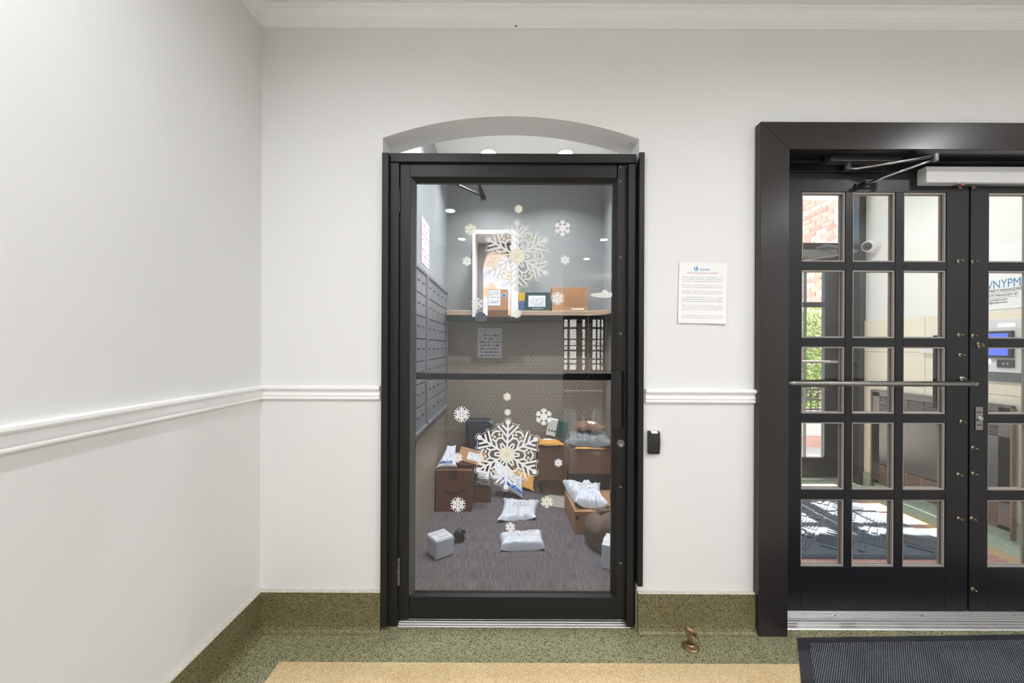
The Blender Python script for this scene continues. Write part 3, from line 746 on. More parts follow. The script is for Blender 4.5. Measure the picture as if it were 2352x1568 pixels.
# pull plate with a folded edge
h = rect(1404, 1427, 853, 982, 1.828); h2 = rect(1427, 1436, 855, 981, 1.84)
dch(MB().hexa([(h[0], 1.828, h[2]), (h[1], 1.828, h[2]), (h[1], 1.828, h[3]), (h[0], 1.828, h[3])], [(h[0], 1.832, h[2]), (h[1], 1.834, h[2]), (h[1], 1.834, h[3]), (h[0], 1.832, h[3])]).hexa([(h[1], 1.828, h[2]), (h2[1], Y1, h[2]), (h2[1], Y1, h[3]), (h[1], 1.828, h[3])], [(h[1]-0.003, 1.834, h[2]), (h2[1]-0.006, Y1, h[2]), (h2[1]-0.006, Y1, h[3]), (h[1]-0.003, 1.834, h[3])]), 'pull_handle', 'black_frame')
# panic bar on the inner face
q = rect(953, 1406, 856.5, 872, 1.93); qp = rect(975, 1300, 856.5, 872, 1.925)
pbar = dch(MB().box(q[0]-0.03, q[1]+0.03, 1.93, 1.965, q[2], q[3]), 'panic_bar', 'black_deep', bevel=0.002)
dch(MB().box(qp[0], qp[1], 1.922, 1.93, q[2]+0.002, q[3]-0.002), 'push_pad', 'black_deep', bevel=0.002)
dch(MB().box(q[0]-0.03, q[0]-0.004, Y1+0.045, 1.94, q[2]-0.01, q[3]+0.01).box(q[1]+0.004, q[1]+0.03, Y1+0.045, 1.94, q[2]-0.01, q[3]+0.01), 'bar_bracket', 'black_frame')
# inner door closer arm
a = P(1035, 419, 1.99); b = P(1103, 448, 2.06)
dch(MB().tube([a+Vector((-0.06,0,0.03)), b], 0.007, 4), 'closer_arm', 'dark_metal')
e_ = [P(1097, 421, 2.06), P(1103, 421, 2.06), P(1117, 455, 2.06), P(1105, 458, 2.06)]
dch(MB().hexa(e_, [v+Vector((0,0.02,0)) for v in e_]), 'closer_bracket', 'black_frame')
# sill
sl = empty('trim_10', (0, 1.87, 0), label='grooved silver sill plate under the mail room door', cat='threshold', kind='structure')
sp0, sp1 = FL(913, 1440), FL(1447, 1440); y0s = FL(1165, 1440.5).y
prof = [(y0s, 0)]
for k in range(4): prof += [(y0s+0.002+0.011*k, 0.003+0.004*k), (y0s+0.009+0.011*k, 0.006+0.004*k), (y0s+0.0105+0.011*k, 0.0035+0.004*k)]
prof += [(y0s+0.046, 0.019), (y0s+0.09, 0.019), (y0s+0.09, 0)]
child(sl, MB().prism(prof, sp0.x, sp1.x, 'X'), 'sill_plate', 'alu')

# ------------------------------------------------------------------ snowflake stickers on the glass
YS = YG-0.003
def rot2(p, a): return (p[0]*math.cos(a)+p[1]*math.sin(a), -p[0]*math.sin(a)+p[1]*math.cos(a))   # clockwise
def capsule(mb, p, q, r, cx, cz, sc, y, y1):
    y -= 0.000008*(len(mb.f)+1)/16
    dx, dz = q[0]-p[0], q[1]-p[1]; L = math.hypot(dx, dz) or 1e-6; a = math.atan2(dz, dx); poly = []
    for i in range(7):
        t = a+PI/2+PI*i/6; poly.append((p[0]+r*math.cos(t), p[1]+r*math.sin(t)))
    for i in range(7):
        t = a-PI/2+PI*i/6; poly.append((q[0]+r*math.cos(t), q[1]+r*math.sin(t)))
    mb.prism([(cx+x*sc, cz+z*sc) for x, z in poly], y, y1)
def disc(mb, p, r, cx, cz, sc, y, y1, n=16):
    y -= 0.00001*(len(mb.f)+1)/16
    mb.prism([(cx+(p[0]+r*math.cos(2*PI*i/n))*sc, cz+(p[1]+r*math.sin(2*PI*i/n))*sc) for i in range(n)], y, y1)
def outline(segs, off, wd, cx, cz, sc, n=420, rmax=900):
    A = np.array([[s[0][0], s[0][1]] for s in segs]); B = np.array([[s[1][0], s[1][1]] for s in segs]); Rr = np.array([s[2] for s in segs])
    rs = np.linspace(rmax, 100, 400); out = []
    for i in range(n):
        t = 2*PI*i/n; pts_ = np.stack([rs*math.sin(t), rs*math.cos(t)], 1)
        d = B-A; L2 = (d**2).sum(1)+1e-9
        u = np.clip(((pts_[:, None, :]-A[None])*d[None]).sum(2)/L2[None], 0, 1)
        dist = np.sqrt(((pts_[:, None, :]-(A[None]+u[..., None]*d[None]))**2).sum(2))-Rr[None]
        k = np.argmax(dist.min(1) < off); out.append((rs[k], t))
    mb = MB(); rr = [o_[0] for o_ in out]
    rr = [(rr[i-1]+2*rr[i]+rr[(i+1) % n])/4 for i in range(n)]
    vs_ = []
    for i in range(n):
        for dr in (wd, -wd):
            vs_.append((cx+(rr[i]+dr)*math.sin(out[i][1])*sc, YS-0.0002, cz+(rr[i]+dr)*math.cos(out[i][1])*sc))
    fs = [(2*i, 2*((i+1) % n), 2*((i+1) % n)+1, 2*i+1) for i in range(n)]
    mb.add(vs_, fs); return mb
def big_flake(px, py, label, body_m, tilt):
    c = P(px, py, YS); sc = (1/9.22)*YS/F*1.005
    segs = []; dots = []
    for k in range(6):
        a = k*PI/3+tilt
        def S(p, q, r): segs.append((rot2(p, a), rot2(q, a), r))
        S((0, 120), (0, 690), 20); S((0, 682), (0, 684), 54)
        for s in (-1, 1):
            S((0, 500), (s*112, 612), 20); S((0, 370), (s*208, 592), 20)
            S((0, 235), (s*105, 345), 18); S((s*105, 345), (s*113, 425), 18); S((s*105, 345), (s*195, 338), 18)
        a2 = a+PI/6
        for s in (-1, 1):
            t1, t2 = s*0.23, s*0.085
            segs.append((rot2((165*math.sin(t1), 165*math.cos(t1)), a2), rot2((252*math.sin(t2), 252*math.cos(t2)), a2), 16))
            dots.append(rot2((452*math.sin(s*0.12), 452*math.cos(s*0.12)), a2))
        segs.append((rot2((-20, 252), a2), rot2((20, 252), a2), 16))
        arcp = [rot2((108*math.sin(-1.0+2.0*i/7), 438+108*math.cos(-1.0+2.0*i/7)), a2) for i in range(8)]
        for p, q in zip(arcp, arcp[1:]): segs.append((p, q, 18))
    e = empty('snowflake_sticker', c, label=label, cat='sticker')
    inv = Matrix.Translation(-Vector(c))
    def ch(mb, nm, m):
        o = mb.obj(nm, m, e); o.matrix_parent_inverse = inv; return o
    mb = MB()
    for p, q, r in segs: capsule(mb, p, q, r, c.x, c.z, sc, YS-0.0005, YS)
    ch(mb, 'flake', body_m)
    ch(outline(segs, 30, 5, c.x, c.z, sc), 'cut_outline', body_m)
    for p in dots:
        mb = MB(); disc(mb, p, 30, c.x, c.z, sc, YS-0.0008, YS); ch(mb, 'gold_dot', 'sticker_gold')
    mb = MB(); disc(mb, (0, 0), 160, c.x, c.z, sc, YS-0.0018, YS, 24)
    ch(mb, 'centre_disc', 'sticker_cream')
    mb = MB()
    star = [rot2((r*math.sin(PI*i/6), r*math.cos(PI*i/6)), tilt) for i, r in enumerate([82, 44]*6)]
    mb.prism([(c.x+x*sc, c.z+z*sc) for x, z in star], YS-0.0022, YS)
    for k in range(6): disc(mb, rot2((0, 122), k*PI/3+tilt), 22, c.x, c.z, sc, YS-0.0022, YS, 8)
    ch(mb, 'gold_star', 'sticker_gold')
big_flake(1187, 588, 'large white snowflake sticker in the upper half of the glass door', 'sticker_soft', 0.0)
big_flake(1164.5, 1043.5, 'large white snowflake sticker in the lower half of the glass door', 'sticker', 0.03)
def small_flake(px, py, r, style, label, m='sticker', backing=False, tilt=0.0):
    c = P(px, py, YS); sc = r/100*YS/F; mb = MB(); w_ = 6.5 if r > 12 else 7.5
    for k in range(6):
        a = k*PI/3+tilt
        def S(p, q, rr=w_): capsule(mb, rot2(p, a), rot2(q, a), rr, c.x, c.z, sc, YS-0.0005, YS)
        S((0, 0 if style != 2 else 20), (0, 94))
        for s in (-1, 1):
            if style == 0: S((0, 50), (s*32, 84)); S((0, 26), (s*24, 50))
            elif style == 1: S((0, 68), (s*20, 90)); S((0, 48), (s*30, 74)); S((0, 20), (s*18, 34))
            else: S((0, 60), (s*28, 88)); S((0, 32), (s*27, 47), w_+1); S((s*27, 47), (s*20, 66))
        if style == 2: S((0, 34), (-17, 10), w_)
    e = mb.obj('snowflake_sticker', m)
    tag(e, label, 'sticker', 'small snowflake stickers on the glass door')
    if backing:
        b = MB(); disc(b, (0, 0), 104, c.x, c.z, sc, YS-0.0001, YS, 36)
        q = b.obj('clear_backing', MATS['clear_vinyl'], e)
    return e
glass('clear_vinyl', (0.86, 0.86, 0.86, 1), 1.3, 0.3)
for a in ((1191,480,10,0,'tiny gold-tinted snowflake sticker highest on the glass door','sticker_cream'),
          (1081,527,14,2,'cream snowflake sticker at the top corner of the bright window','sticker_cream'),
          (1292,524,19,1,'white feathery snowflake on a round clear backing, upper right of door','sticker',True),
          (1072.5,600,11,2,'small white snowflake sticker beside the window\'s left edge','sticker'),
          (1298,597,11,2,'small pale snowflake sticker to the right of the large upper one','sticker'),
          (1280.5,685,16,0,'white snowflake sticker over the brown handwritten box on the shelf','sticker'),
          (1187,720,11,0,'cream snowflake sticker over the shelf edge under the bright window','sticker_cream'),
          (1096,697,14,1,'faint white snowflake sticker low over the bright window','sticker_soft'),
          (1060.5,951.5,19,0,'bold white snowflake sticker above the tall dark bag','sticker'),
          (1165,911,9.5,0,'tiny cream snowflake sticker just under the panic bar','sticker_cream'),
          (1166,946.5,8,0,'tiniest cream snowflake sticker right above the large lower one','sticker_cream'),
          (1249,957,19.5,1,'feathery white snowflake sticker above the green and white carton','sticker'),
          (1051,1050.5,11.5,2,'small white snowflake sticker over the tan labelled parcel','sticker'),
          (1282.5,1062.5,9.5,2,'small white snowflake sticker over the tall brown carton','sticker'),
          (1052,1158.5,18,0,'white snowflake sticker over the front of the large brown carton','sticker'),
          (1256,1152,14.5,2,'cream snowflake sticker over the flat grey envelope','sticker_cream'),
          (1172,1210,11.5,2,'white snowflake sticker between the two white mailers on the carpet','sticker')):
    small_flake(a[0], a[1], a[2], a[3], a[4], a[5], len(a) > 6)

# ------------------------------------------------------------------ mailboxes on the left wall of the mail room
MBX = MXL+0.018
def mailbox_bank(y0, y1, z0, z1, ncol, label):
    e = empty('mailbox_bank', (MXL, (y0+y1)/2, z0), label=label, cat='mailboxes', group='aluminium mailbox banks')
    inv = Matrix.Translation(-Vector(e.location))
    def ch(mb, nm, m, par=None, **kw):
        o = mb.obj(nm, m, par or e, **kw); o.matrix_parent_inverse = inv if par is None else Matrix.Identity(4); return o
    ch(MB().box(MXL+0.001, MBX-0.010, y0, y1, z0, z1), 'back_plate', 'black_plastic')
    f = 0.022
    ch(MB().box(MXL, MBX+0.010, y0, y0+f, z0, z1), 'frame_bar', 'alu_mailbox', bevel=0.002)
    ch(MB().box(MXL, MBX+0.010, y1-f, y1, z0, z1), 'frame_bar', 'alu_mailbox', bevel=0.002)
    ch(MB().box(MXL, MBX+0.010, y0+f, y1-f, z1-f, z1), 'frame_bar', 'alu_mailbox', bevel=0.002)
    ch(MB().box(MXL, MBX+0.014, y0+f, y1-f, z0, z0+f), 'frame_bar', 'alu_mailbox', bevel=0.002)
    dw = (y1-y0-2*f)/ncol; dh = (z1-z0-2*f)/7
    dm = None
    for i in range(ncol):
        for j in range(7):
            ya, za = y0+f+dw*i, z0+f+dh*j
            if dm is None:
                dmesh = MB().box(0, MBX-MXL, 0.0035, dw-0.0035, 0.0045, dh-0.0045).obj('box_door', 'alu_mailbox', None, bevel=0.0015)
                lmesh = MB().lathe([(0.008, 0), (0.008, 0.004), (0.005, 0.006)], (MBX-MXL, dw*0.52, dh*0.56), (1,0,0), 10).obj('lock', 'chrome', dmesh)
                nmesh = MB().box(MBX-MXL, MBX-MXL+0.0015, dw*0.2, dw*0.42, dh*0.50, dh*0.60).obj('name_plate', 'black_plastic', dmesh)
                dm = dmesh; dmesh.parent = e; dmesh.location = (0, ya-e.location.y, za-z0)
            else:
                d_ = dm.copy(); COL.objects.link(d_); d_.location = (0, ya-e.location.y, za-z0)
                for k in (lmesh, nmesh):
                    l_ = k.copy(); COL.objects.link(l_); l_.parent = d_
mailbox_bank(1.98, 2.735, 0.752, 1.805, 5, 'nearer aluminium mailbox bank beside the door hinge side')
mailbox_bank(2.745, 3.68, 0.752, 1.805, 5, 'farther aluminium mailbox bank reaching the back corner')
# sign above mailboxes
s0 = [PX(968, 555, MXL+0.002), PX(985.5, 574, MXL+0.002), PX(985.5, 645, MXL+0.002), PX(968, 634, MXL+0.002)]
zt_, zb_2 = 2.17, 1.86
sg = MB().grid(lambda u, v: (MXL+0.0025, s0[0].y+(s0[1].y-s0[0].y)*u, zb_2+(zt_-zb_2)*v), 1, 1)
o = sg.obj('wall_sign', 'label_red', None, normals=False); tag(o, 'white paper sign with red print above the mailboxes', 'sign')

# ------------------------------------------------------------------ parcels
def bil(p, u, v): return (p[0]*(1-u)+p[1]*u)*(1-v)+(p[3]*(1-u)+p[2]*u)*v
def mailer(name, label, cat, pts_, th_, m, seed, group=None, nrm=None, wr=1.0, labels=(), flat=0.35, pw=4):
    """soft parcel on four corners: front-left, front-right, back-right, back-left"""
    p = [Vector(q) for q in pts_]
    n = nrm if nrm else (p[1]-p[0]).cross(p[3]-p[0]).normalized()
    cen = sum(p, Vector())/4
    def top(u, v, lift=0.0):
        e = max(0.0, (1-abs(2*u-1)**pw)*(1-abs(2*v-1)**pw)); b = bil(p, u, v)
        q = Vector((u*5+seed*3.1, v*4+seed*1.7, seed)); r = noise.noise(q)*0.20+noise.noise(q*2.6)*0.12-abs(noise.noise(q*1.2+Vector((5,2,1))))*0.26-abs(noise.noise(Vector((q.x*2.2+q.y*1.2, q.y*1.0-q.x*0.6, seed))))*0.16+0.12
        edge = noise.noise(Vector((u*9+seed, v*9, 3.3)))*0.006*wr
        k = th_*(e**flat)*(1+r*wr)
        ed = 1-min(1, e*3)
        cn = (abs(2*u-1)*abs(2*v-1))**4
        return b+n*(k+0.003+lift+edge*ed*0.8+cn*th_*0.45*wr)+(b-cen)*0.10*cn*wr+(b-cen)*(noise.noise(Vector((u*6, v*6, seed+9)))*0.03*wr*ed)
    def bot(u, v):
        e = max(0.0, (1-abs(2*u-1)**pw)*(1-abs(2*v-1)**pw)); t = top(u, v); b = bil(p, u, v)
        ed = 1-min(1, e*3)
        return (b+n*0.0015)*(1-ed)+(t-n*0.002)*ed
    e_o = empty(name, cen, label=label, cat=cat, group=group)
    inv = Matrix.Translation(-cen)
    N_ = 44
    mb = MB().grid(top, N_, N_); mb.grid(lambda u, v: bot(1-u, v), N_, N_)
    o = mb.obj('bag', m, e_o, smooth=True, normals=False); o.matrix_parent_inverse = inv
    for nm, (u0, u1, v0, v1), lm in labels:
        mb = MB().grid(lambda u, v: top(u0+(u1-u0)*u, v0+(v1-v0)*v, 0.0016), 10, 10)
        o = mb.obj(nm, lm, e_o, smooth=True, normals=False); o.matrix_parent_inverse = inv
    return e_o
def carton(name, label, cx, cy, z0, wx, dy, hz, rz, m, labels=(), tape='tape', tape_dir='x', group=None, bev=0.003, cat='box', extra=None):
    e = empty(name, (cx, cy, z0), rz, label=label, cat=cat, group=group)
    x, y = wx/2, dy/2
    MB().box(-x, x, -y, y, 0, hz).obj('body', m, e, bevel=bev)
    if tape:
        t = 0.024; q = 0.0008
        if tape_dir == 'x':
            MB().box(-x-q, x+q, -t, t, hz-0.001, hz+q).box(-x-q, -x+0.001, -t, t, hz-0.05, hz).box(x-0.001, x+q, -t, t, hz-0.05, hz).obj('tape', tape, e)
        else:
            MB().box(-t, t, -y-q, y+q, hz-0.001, hz+q).box(-t, t, -y-q, -y+0.001, hz-0.05, hz).box(-t, t, y-0.001, y+q, hz-0.05, hz).obj('tape', tape, e)
    for nm, face, (a0_, a1_, b0_, b1_), lm in labels:
        if face == 'front': fn = lambda u, v: (a0_+(a1_-a0_)*u, -y-0.0012, b0_+(b1_-b0_)*v)
        elif face == 'top': fn = lambda u, v: (a0_+(a1_-a0_)*u, b0_+(b1_-b0_)*v, hz+0.0012)
        elif face == 'left': fn = lambda u, v: (-x-0.0012, a1_-(a1_-a0_)*u, b0_+(b1_-b0_)*v)
        MB().grid(fn, 1, 1).obj(nm, lm, e, normals=False)
    return e
def arc_strip(mb, pts_, wd, y):
    n = len(pts_); vs_ = []
    for i, (x, z) in enumerate(pts_):
        a, b = pts_[max(0, i-1)], pts_[min(n-1, i+1)]; dx, dz = b[0]-a[0], b[1]-a[1]; L = math.hypot(dx, dz)
        k = wd[i] if isinstance(wd, list) else wd
        vs_ += [(x-dz/L*k, y, z+dx/L*k), (x+dz/L*k, y, z-dx/L*k)]
    mb.add(vs_, [(2*i, 2*i+1, 2*i+3, 2*i+2) for i in range(n-1)]); return mb

# large brown carton with a curved arrow print
e = carton('cardboard_box', 'large brown carton with curved arrow print against the mailbox wall', -0.417, 3.285, 0, 0.285, 0.28, 0.325, 0.0, 'cardboard_brown', tape='tape_dark', tape_dir='y')
mb = MB(); arcp = [(-0.09+0.17*t, 0.178-0.034*math.sin(PI*(0.12+0.80*t))) for t in [i/14 for i in range(15)]]
arc_strip(mb, arcp, [0.002+0.0065*math.sin(PI*i/14) for i in range(15)], -0.1412)
arc_strip(mb, [(0.052, 0.172), (0.085, 0.180), (0.083, 0.148)], 0.004, -0.1412)
mb.obj('printed_smile', mat('print_dark', rgb(52,34,28), 0.7), e)
MB().box(-0.04, 0.03, -0.1406, -0.1395, 0.25, 0.325).obj('tape_end', 'tape_dark', e)
# smaller box at its side
carton('cardboard_box', 'low brown carton half hidden behind the large arrow carton', -0.200, 3.395, 0, 0.135, 0.13, 0.125, 0.03, 'cardboard_brown', tape='tape_dark')
# white sharp envelope and tan parcel on top of it
mailer('bubble_mailer', 'white and blue padded mailer slumped on the large carton', 'mailer', [(-0.557, 3.19, 0.330), (-0.405, 3.21, 0.330), (-0.43, 3.34, 0.465), (-0.49, 3.33, 0.465)], 0.026, 'poly_white', 3, nrm=Vector((0,-0.68,0.73)), labels=[('blue_print', (0.08, 0.8, 0.12, 0.22), MATS['blue_print'])])
tp = empty('parcel_box', (-0.315, 3.195, 0.368), -0.1, label='flat tan parcel with white address label leaning on the large carton', cat='parcel')
tp.rotation_euler = (math.radians(48), math.radians(14), -0.05)
MB().box(-0.088, 0.13, 0.0, 0.12, -0.02, 0.02).obj('body', 'cardboard', tp, bevel=0.002)
MB().grid(lambda u, v: (-0.015+0.12*u, 0.025+0.065*v, 0.0212), 1, 1).obj('address_label', 'label_a', tp, normals=False)
# tall dark bag
db = empty('dark_bag', (-0.26, 3.66, 0), label='tall charcoal plastic bagged parcel standing in the back left corner', cat='bag')
def dark(u, v):
    a = 2*PI*u; w0 = 0.078+0.036*v; d0 = 0.07+0.02*v
    sx = math.copysign(abs(math.cos(a))**0.35, math.cos(a)); sy = math.copysign(abs(math.sin(a))**0.35, math.sin(a))
    q = noise.noise(Vector((sx*2, sy*2, v*6)))*0.008
    return (sx*(w0+q)+0.015*(1-v), sy*(d0+q), 0.64*v-0.02*max(0, v-0.9)*10*abs(sy)*0.3)
MB().grid(dark, 40, 16).obj('bag', 'poly_dark', db, smooth=True)
MB().grid(lambda u, v: ((u-0.5)*0.225, (v-0.5)*0.18*1.0, 0.632+0.012*noise.noise(Vector((u*5, v*5, 2)))), 10, 8).obj('folded_top', 'poly_dark', db, smooth=True)
MB().tube([(0.10, -0.09, 0.635), (0.125, -0.09, 0.62), (0.13, -0.08, 0.575)], [0.006, 0.02, 0.006], 8).obj('gathered_corner', 'poly_grey', db, smooth=True)
MB().box(0.0, 0.05, -0.094, -0.090, 0.365, 0.40).obj('printed_tag', 'black_plastic', db)
MB().box(0.012, 0.038, -0.0952, -0.0938, 0.375, 0.39).obj('tag_mark', 'poly_white', db)
# small parcels in the middle
mailer('bubble_mailer', 'small clear bag with white and orange label by the large carton', 'mailer', [(-0.262, 3.35, 0.132), (-0.14, 3.34, 0.130), (-0.135, 3.40, 0.235), (-0.25, 3.42, 0.25)], 0.03, 'poly_grey', 4, nrm=Vector((0,-0.9,0.4)), labels=[('printed_label', (0.12, 0.9, 0.45, 0.95), MATS['label_b'])])
mailer('bubble_mailer', 'white padded mailer with a blue stripe propped behind the carpet mailers', 'mailer', [(-0.115, 3.44, 0.16), (0.125, 3.41, 0.012), (0.14, 3.52, 0.12), (-0.10, 3.58, 0.27)], 0.04, 'poly_white', 5, labels=[('blue_stripe', (0.25, 0.98, 0.06, 0.22), MATS['tape_blue']), ('address_label', (0.35, 0.9, 0.35, 0.85), MATS['label_b'])])
mailer('envelope', 'manila padded envelope lying against the back wall behind the mailers', 'envelope', [(0.05, 3.66, 0.04), (0.24, 3.58, 0.012), (0.255, 3.70, 0.10), (0.07, 3.76, 0.16)], 0.012, 'envelope_yellow', 6)
# mailers on the carpet
fl_ = lambda px, py: FL(px, py)
mailer('poly_mailer', 'white plastic mailer lying farther back on the carpet', 'mailer', [FL(1148, 1199), FL(1227, 1193), FL(1234, 1159), FL(1160, 1154)], 0.05, 'poly_white', 7, 'white mailers on the carpet', wr=1.3, labels=[('address_label', (0.25, 0.85, 0.42, 0.85), MATS['label_b'])])
mailer('poly_mailer', 'bluish white padded mailer lying nearest on the carpet', 'mailer', [FL(1152, 1267), FL(1249, 1264), FL(1243, 1233), FL(1149, 1240)], 0.062, 'poly_white', 8, 'white mailers on the carpet', wr=0.5, flat=0.3, pw=7, labels=[('address_label', (0.12, 0.9, 0.42, 0.86), MATS['label_a'])])
mailer('envelope', 'flat grey paper envelope on the carpet by the right hand cartons', 'envelope', [FL(1241, 1158), FL(1297, 1168), FL(1302, 1143), FL(1262, 1136)], 0.008, 'envelope_grey', 9, wr=0.6)
# white cube parcel
v0, v1, v2 = FL(1001, 1288), FL(1042, 1273), FL(975, 1269)
sx = 0.128; rz = math.atan2(v1.y-v0.y, v1.x-v0.x)
ctr = v0+Vector((math.cos(rz), math.sin(rz), 0))*sx/2+Vector((-math.sin(rz), math.cos(rz), 0))*sx/2
e = carton('white_parcel', 'white cube parcel with rounded edges and a printed label on top', ctr.x, ctr.y, 0, sx, sx, 0.118, rz, 'poly_white', labels=[('address_label', 'top', (-0.058, 0.058, -0.058, 0.058), 'label_a')], tape=None, bev=0.011, cat='parcel')
bl = empty('crumpled_bag', tuple(FL(1050, 1252)+Vector((0.01, 0.05, 0))), label='crumpled black plastic bag beside the white cube parcel', cat='bag')
def crum(u, v):
    a = 2*PI*u; q = 0.75+0.5*noise.noise(Vector((math.cos(a)*2, math.sin(a)*2, v*3)))
    r = 0.045*math.sin(PI*min(1, max(0.0, v*0.94+0.05)))**0.5*q
    return (r*math.cos(a), r*math.sin(a)*0.8, 0.085*v)
MB().grid(crum, 24, 10).obj('bag', 'poly_black', bl, smooth=True)
# right hand stack at the back: carton on carton
g2 = 'cartons stacked along the right of the mail room'
carton('cardboard_box', 'small brown carton with upright arrow print under the tall carton', 0.418, 3.635, 0, 0.20, 0.22, 0.130, 0.0, 'cardboard_dark', group=g2, labels=[('arrow_print', 'front', (-0.075, -0.065, 0.06, 0.095), 'black_plastic'), ('arrow_print', 'front', (-0.055, -0.045, 0.06, 0.095), 'black_plastic')])
carton('cardboard_box', 'tall brown carton under the yellow envelope in the back', 0.397, 3.62, 0.132, 0.238, 0.26, 0.298, 0.0, 'cardboard_dark', group=g2, tape='tape')
mailer('envelope', 'yellow padded envelope on top of the tall brown carton', 'envelope', [(0.285, 3.48, 0.440), (0.495, 3.48, 0.440), (0.47, 3.62, 0.440), (0.30, 3.64, 0.440)], 0.03, 'envelope_yellow', 11, labels=[('white_slip', (0.2, 0.7, 0.5, 0.9), MATS['paper'])])
gb = empty('tilted_carton', (0.44, 3.63, 0.496), label='tilted white and dark green carton on the tall brown carton', cat='box')
gb.rotation_euler = (0, 0.20, -0.15)
MB().box(-0.085, 0.0, -0.04, 0.04, 0, 0.145).obj('white_half', 'paper', gb, bevel=0.002)
MB().box(0.0, 0.095, -0.04, 0.04, 0, 0.145).obj('green_half', 'green_card', gb, bevel=0.002)
for k in range(3): MB().lathe([(0.009, 0), (0.008, 0.001)], (-0.062+0.026*k, -0.04, 0.045), (0,-1,0), 14).obj('printed_dot', 'ink_dark', gb)
# second stack, right: dark crate, carton, bags
carton('storage_crate', 'black plastic crate under the wide carton by the right wall', 0.71, 3.34, 0, 0.38, 0.24, 0.284, 0.0, 'poly_black', tape=None, group=g2, cat='crate')
carton('cardboard_box', 'wide tan carton on the black crate with bags on top', 0.702, 3.325, 0.286, 0.40, 0.25, 0.198, 0.0, 'cardboard_dark', tape=None, group=g2)
mailer('envelope', 'orange padded envelope flat on the wide tan carton', 'envelope', [(0.55, 3.19, 0.486), (0.80, 3.19, 0.486), (0.79, 3.34, 0.486), (0.56, 3.34, 0.486)], 0.012, 'envelope_yellow', 12, wr=0.5)
mailer('poly_bag', 'grey green plastic bag heaped on the orange envelope', 'bag', [(0.49, 3.22, 0.500), (0.84, 3.18, 0.500), (0.86, 3.48, 0.505), (0.56, 3.50, 0.505)], 0.075, 'poly_grey', 13, wr=1.3, labels=[('white_label', (0.4, 0.7, 0.5, 0.9), MATS['paper'])])
mailer('paper_bag', 'crumpled brown paper parcel topmost on the right hand heap', 'parcel', [(0.58, 3.32, 0.612), (0.80, 3.30, 0.612), (0.79, 3.46, 0.62), (0.60, 3.48, 0.62)], 0.045, 'paper_brown', 14, wr=1.3, labels=[('white_sticker', (0.45, 0.75, 0.2, 0.6), MATS['paper'])])
# front right carton with blue tape
fx = FL(1318, 1226); bx0 = fx.x
e = carton('cardboard_box', 'tan carton with bright blue tape near the right of the doorway', bx0+0.19, fx.y+0.21, 0, 0.38, 0.42, 0.158, 0.03, 'cardboard', tape=None, group=g2, labels=[('printed_mark', 'top', (-0.165, -0.11, -0.18, -0.12), 'tape'), ('blue_tape', 'top', (0.02, 0.19, -0.212, -0.17), 'tape_blue'), ('printed_mark', 'front', (-0.185, -0.16, 0.10, 0.13), 'tape_dark')])
MB().box(0.02, 0.1895, -0.2116, -0.2104, 0.135, 0.158).obj('blue_tape', 'tape_blue', e)
mailer('poly_mailer', 'large silver white mailer lying on the blue taped carton', 'mailer', [(0.50, 2.83, 0.162), (0.69, 2.79, 0.162), (0.73, 3.16, 0.162), (0.47, 3.19, 0.162)], 0.085, 'poly_white', 15, wr=1.5, labels=[('address_label', (0.25, 0.75, 0.35, 0.85), MATS['label_b'])])
pb = empty('cardboard_sheet', (0.775, 2.84, 0.161), label='brown carton standing on edge by the right door edge', cat='box'); pb.rotation_euler = (0, 0, -0.12)
MB().box(-0.02, 0.12, -0.1, 0.14, 0, 0.135).obj('body', 'cardboard_dark', pb, bevel=0.003)
MB().box(-0.021, -0.0195, -0.09, 0.13, 0.055, 0.085).obj('tape', 'tape', pb)
# dark brown paper parcel
br = empty('paper_parcel', tuple(FL(1366, 1286)+Vector((0.11, 0.185, 0))), 0.2, label='round shouldered dark brown paper sack in front of the cartons', cat='parcel')
def sack(u, v):
    a = 2*PI*u; r = 0.105*(0.72+0.5*math.sin(PI*min(1, 0.18+v*0.75)))*(1 if v < 0.82 else 1-((v-0.82)/0.18)**2*0.75)
    q = 1+0.14*noise.noise(Vector((math.cos(a)*1.8, math.sin(a)*1.8, v*4)))
    ex_ = 0.55; return (r*q*math.copysign(abs(math.cos(a))**ex_, math.cos(a)), 0.8*r*q*math.copysign(abs(math.sin(a))**ex_, math.sin(a)), 0.235*v+0.02*v*math.cos(a))
MB().grid(sack, 36, 20).obj('sack', mat('paper_sack', rgb(100,82,68), 0.75, noise_amt=0.12, noise_scale=9), br, smooth=True)
MB().box(-0.05, 0.03, -0.03, 0.03, 0.228, 0.24).obj('folded_top', 'paper_sack', br, bevel=0.004)
wb2 = FL(1377, 1290)
carton('white_parcel', 'pale blue white carton cut off by the door frame at the floor', wb2.x+0.10, wb2.y-0.03, 0, 0.16, 0.16, 0.143, -0.42, 'poly_white', tape='paper', cat='parcel', bev=0.005)
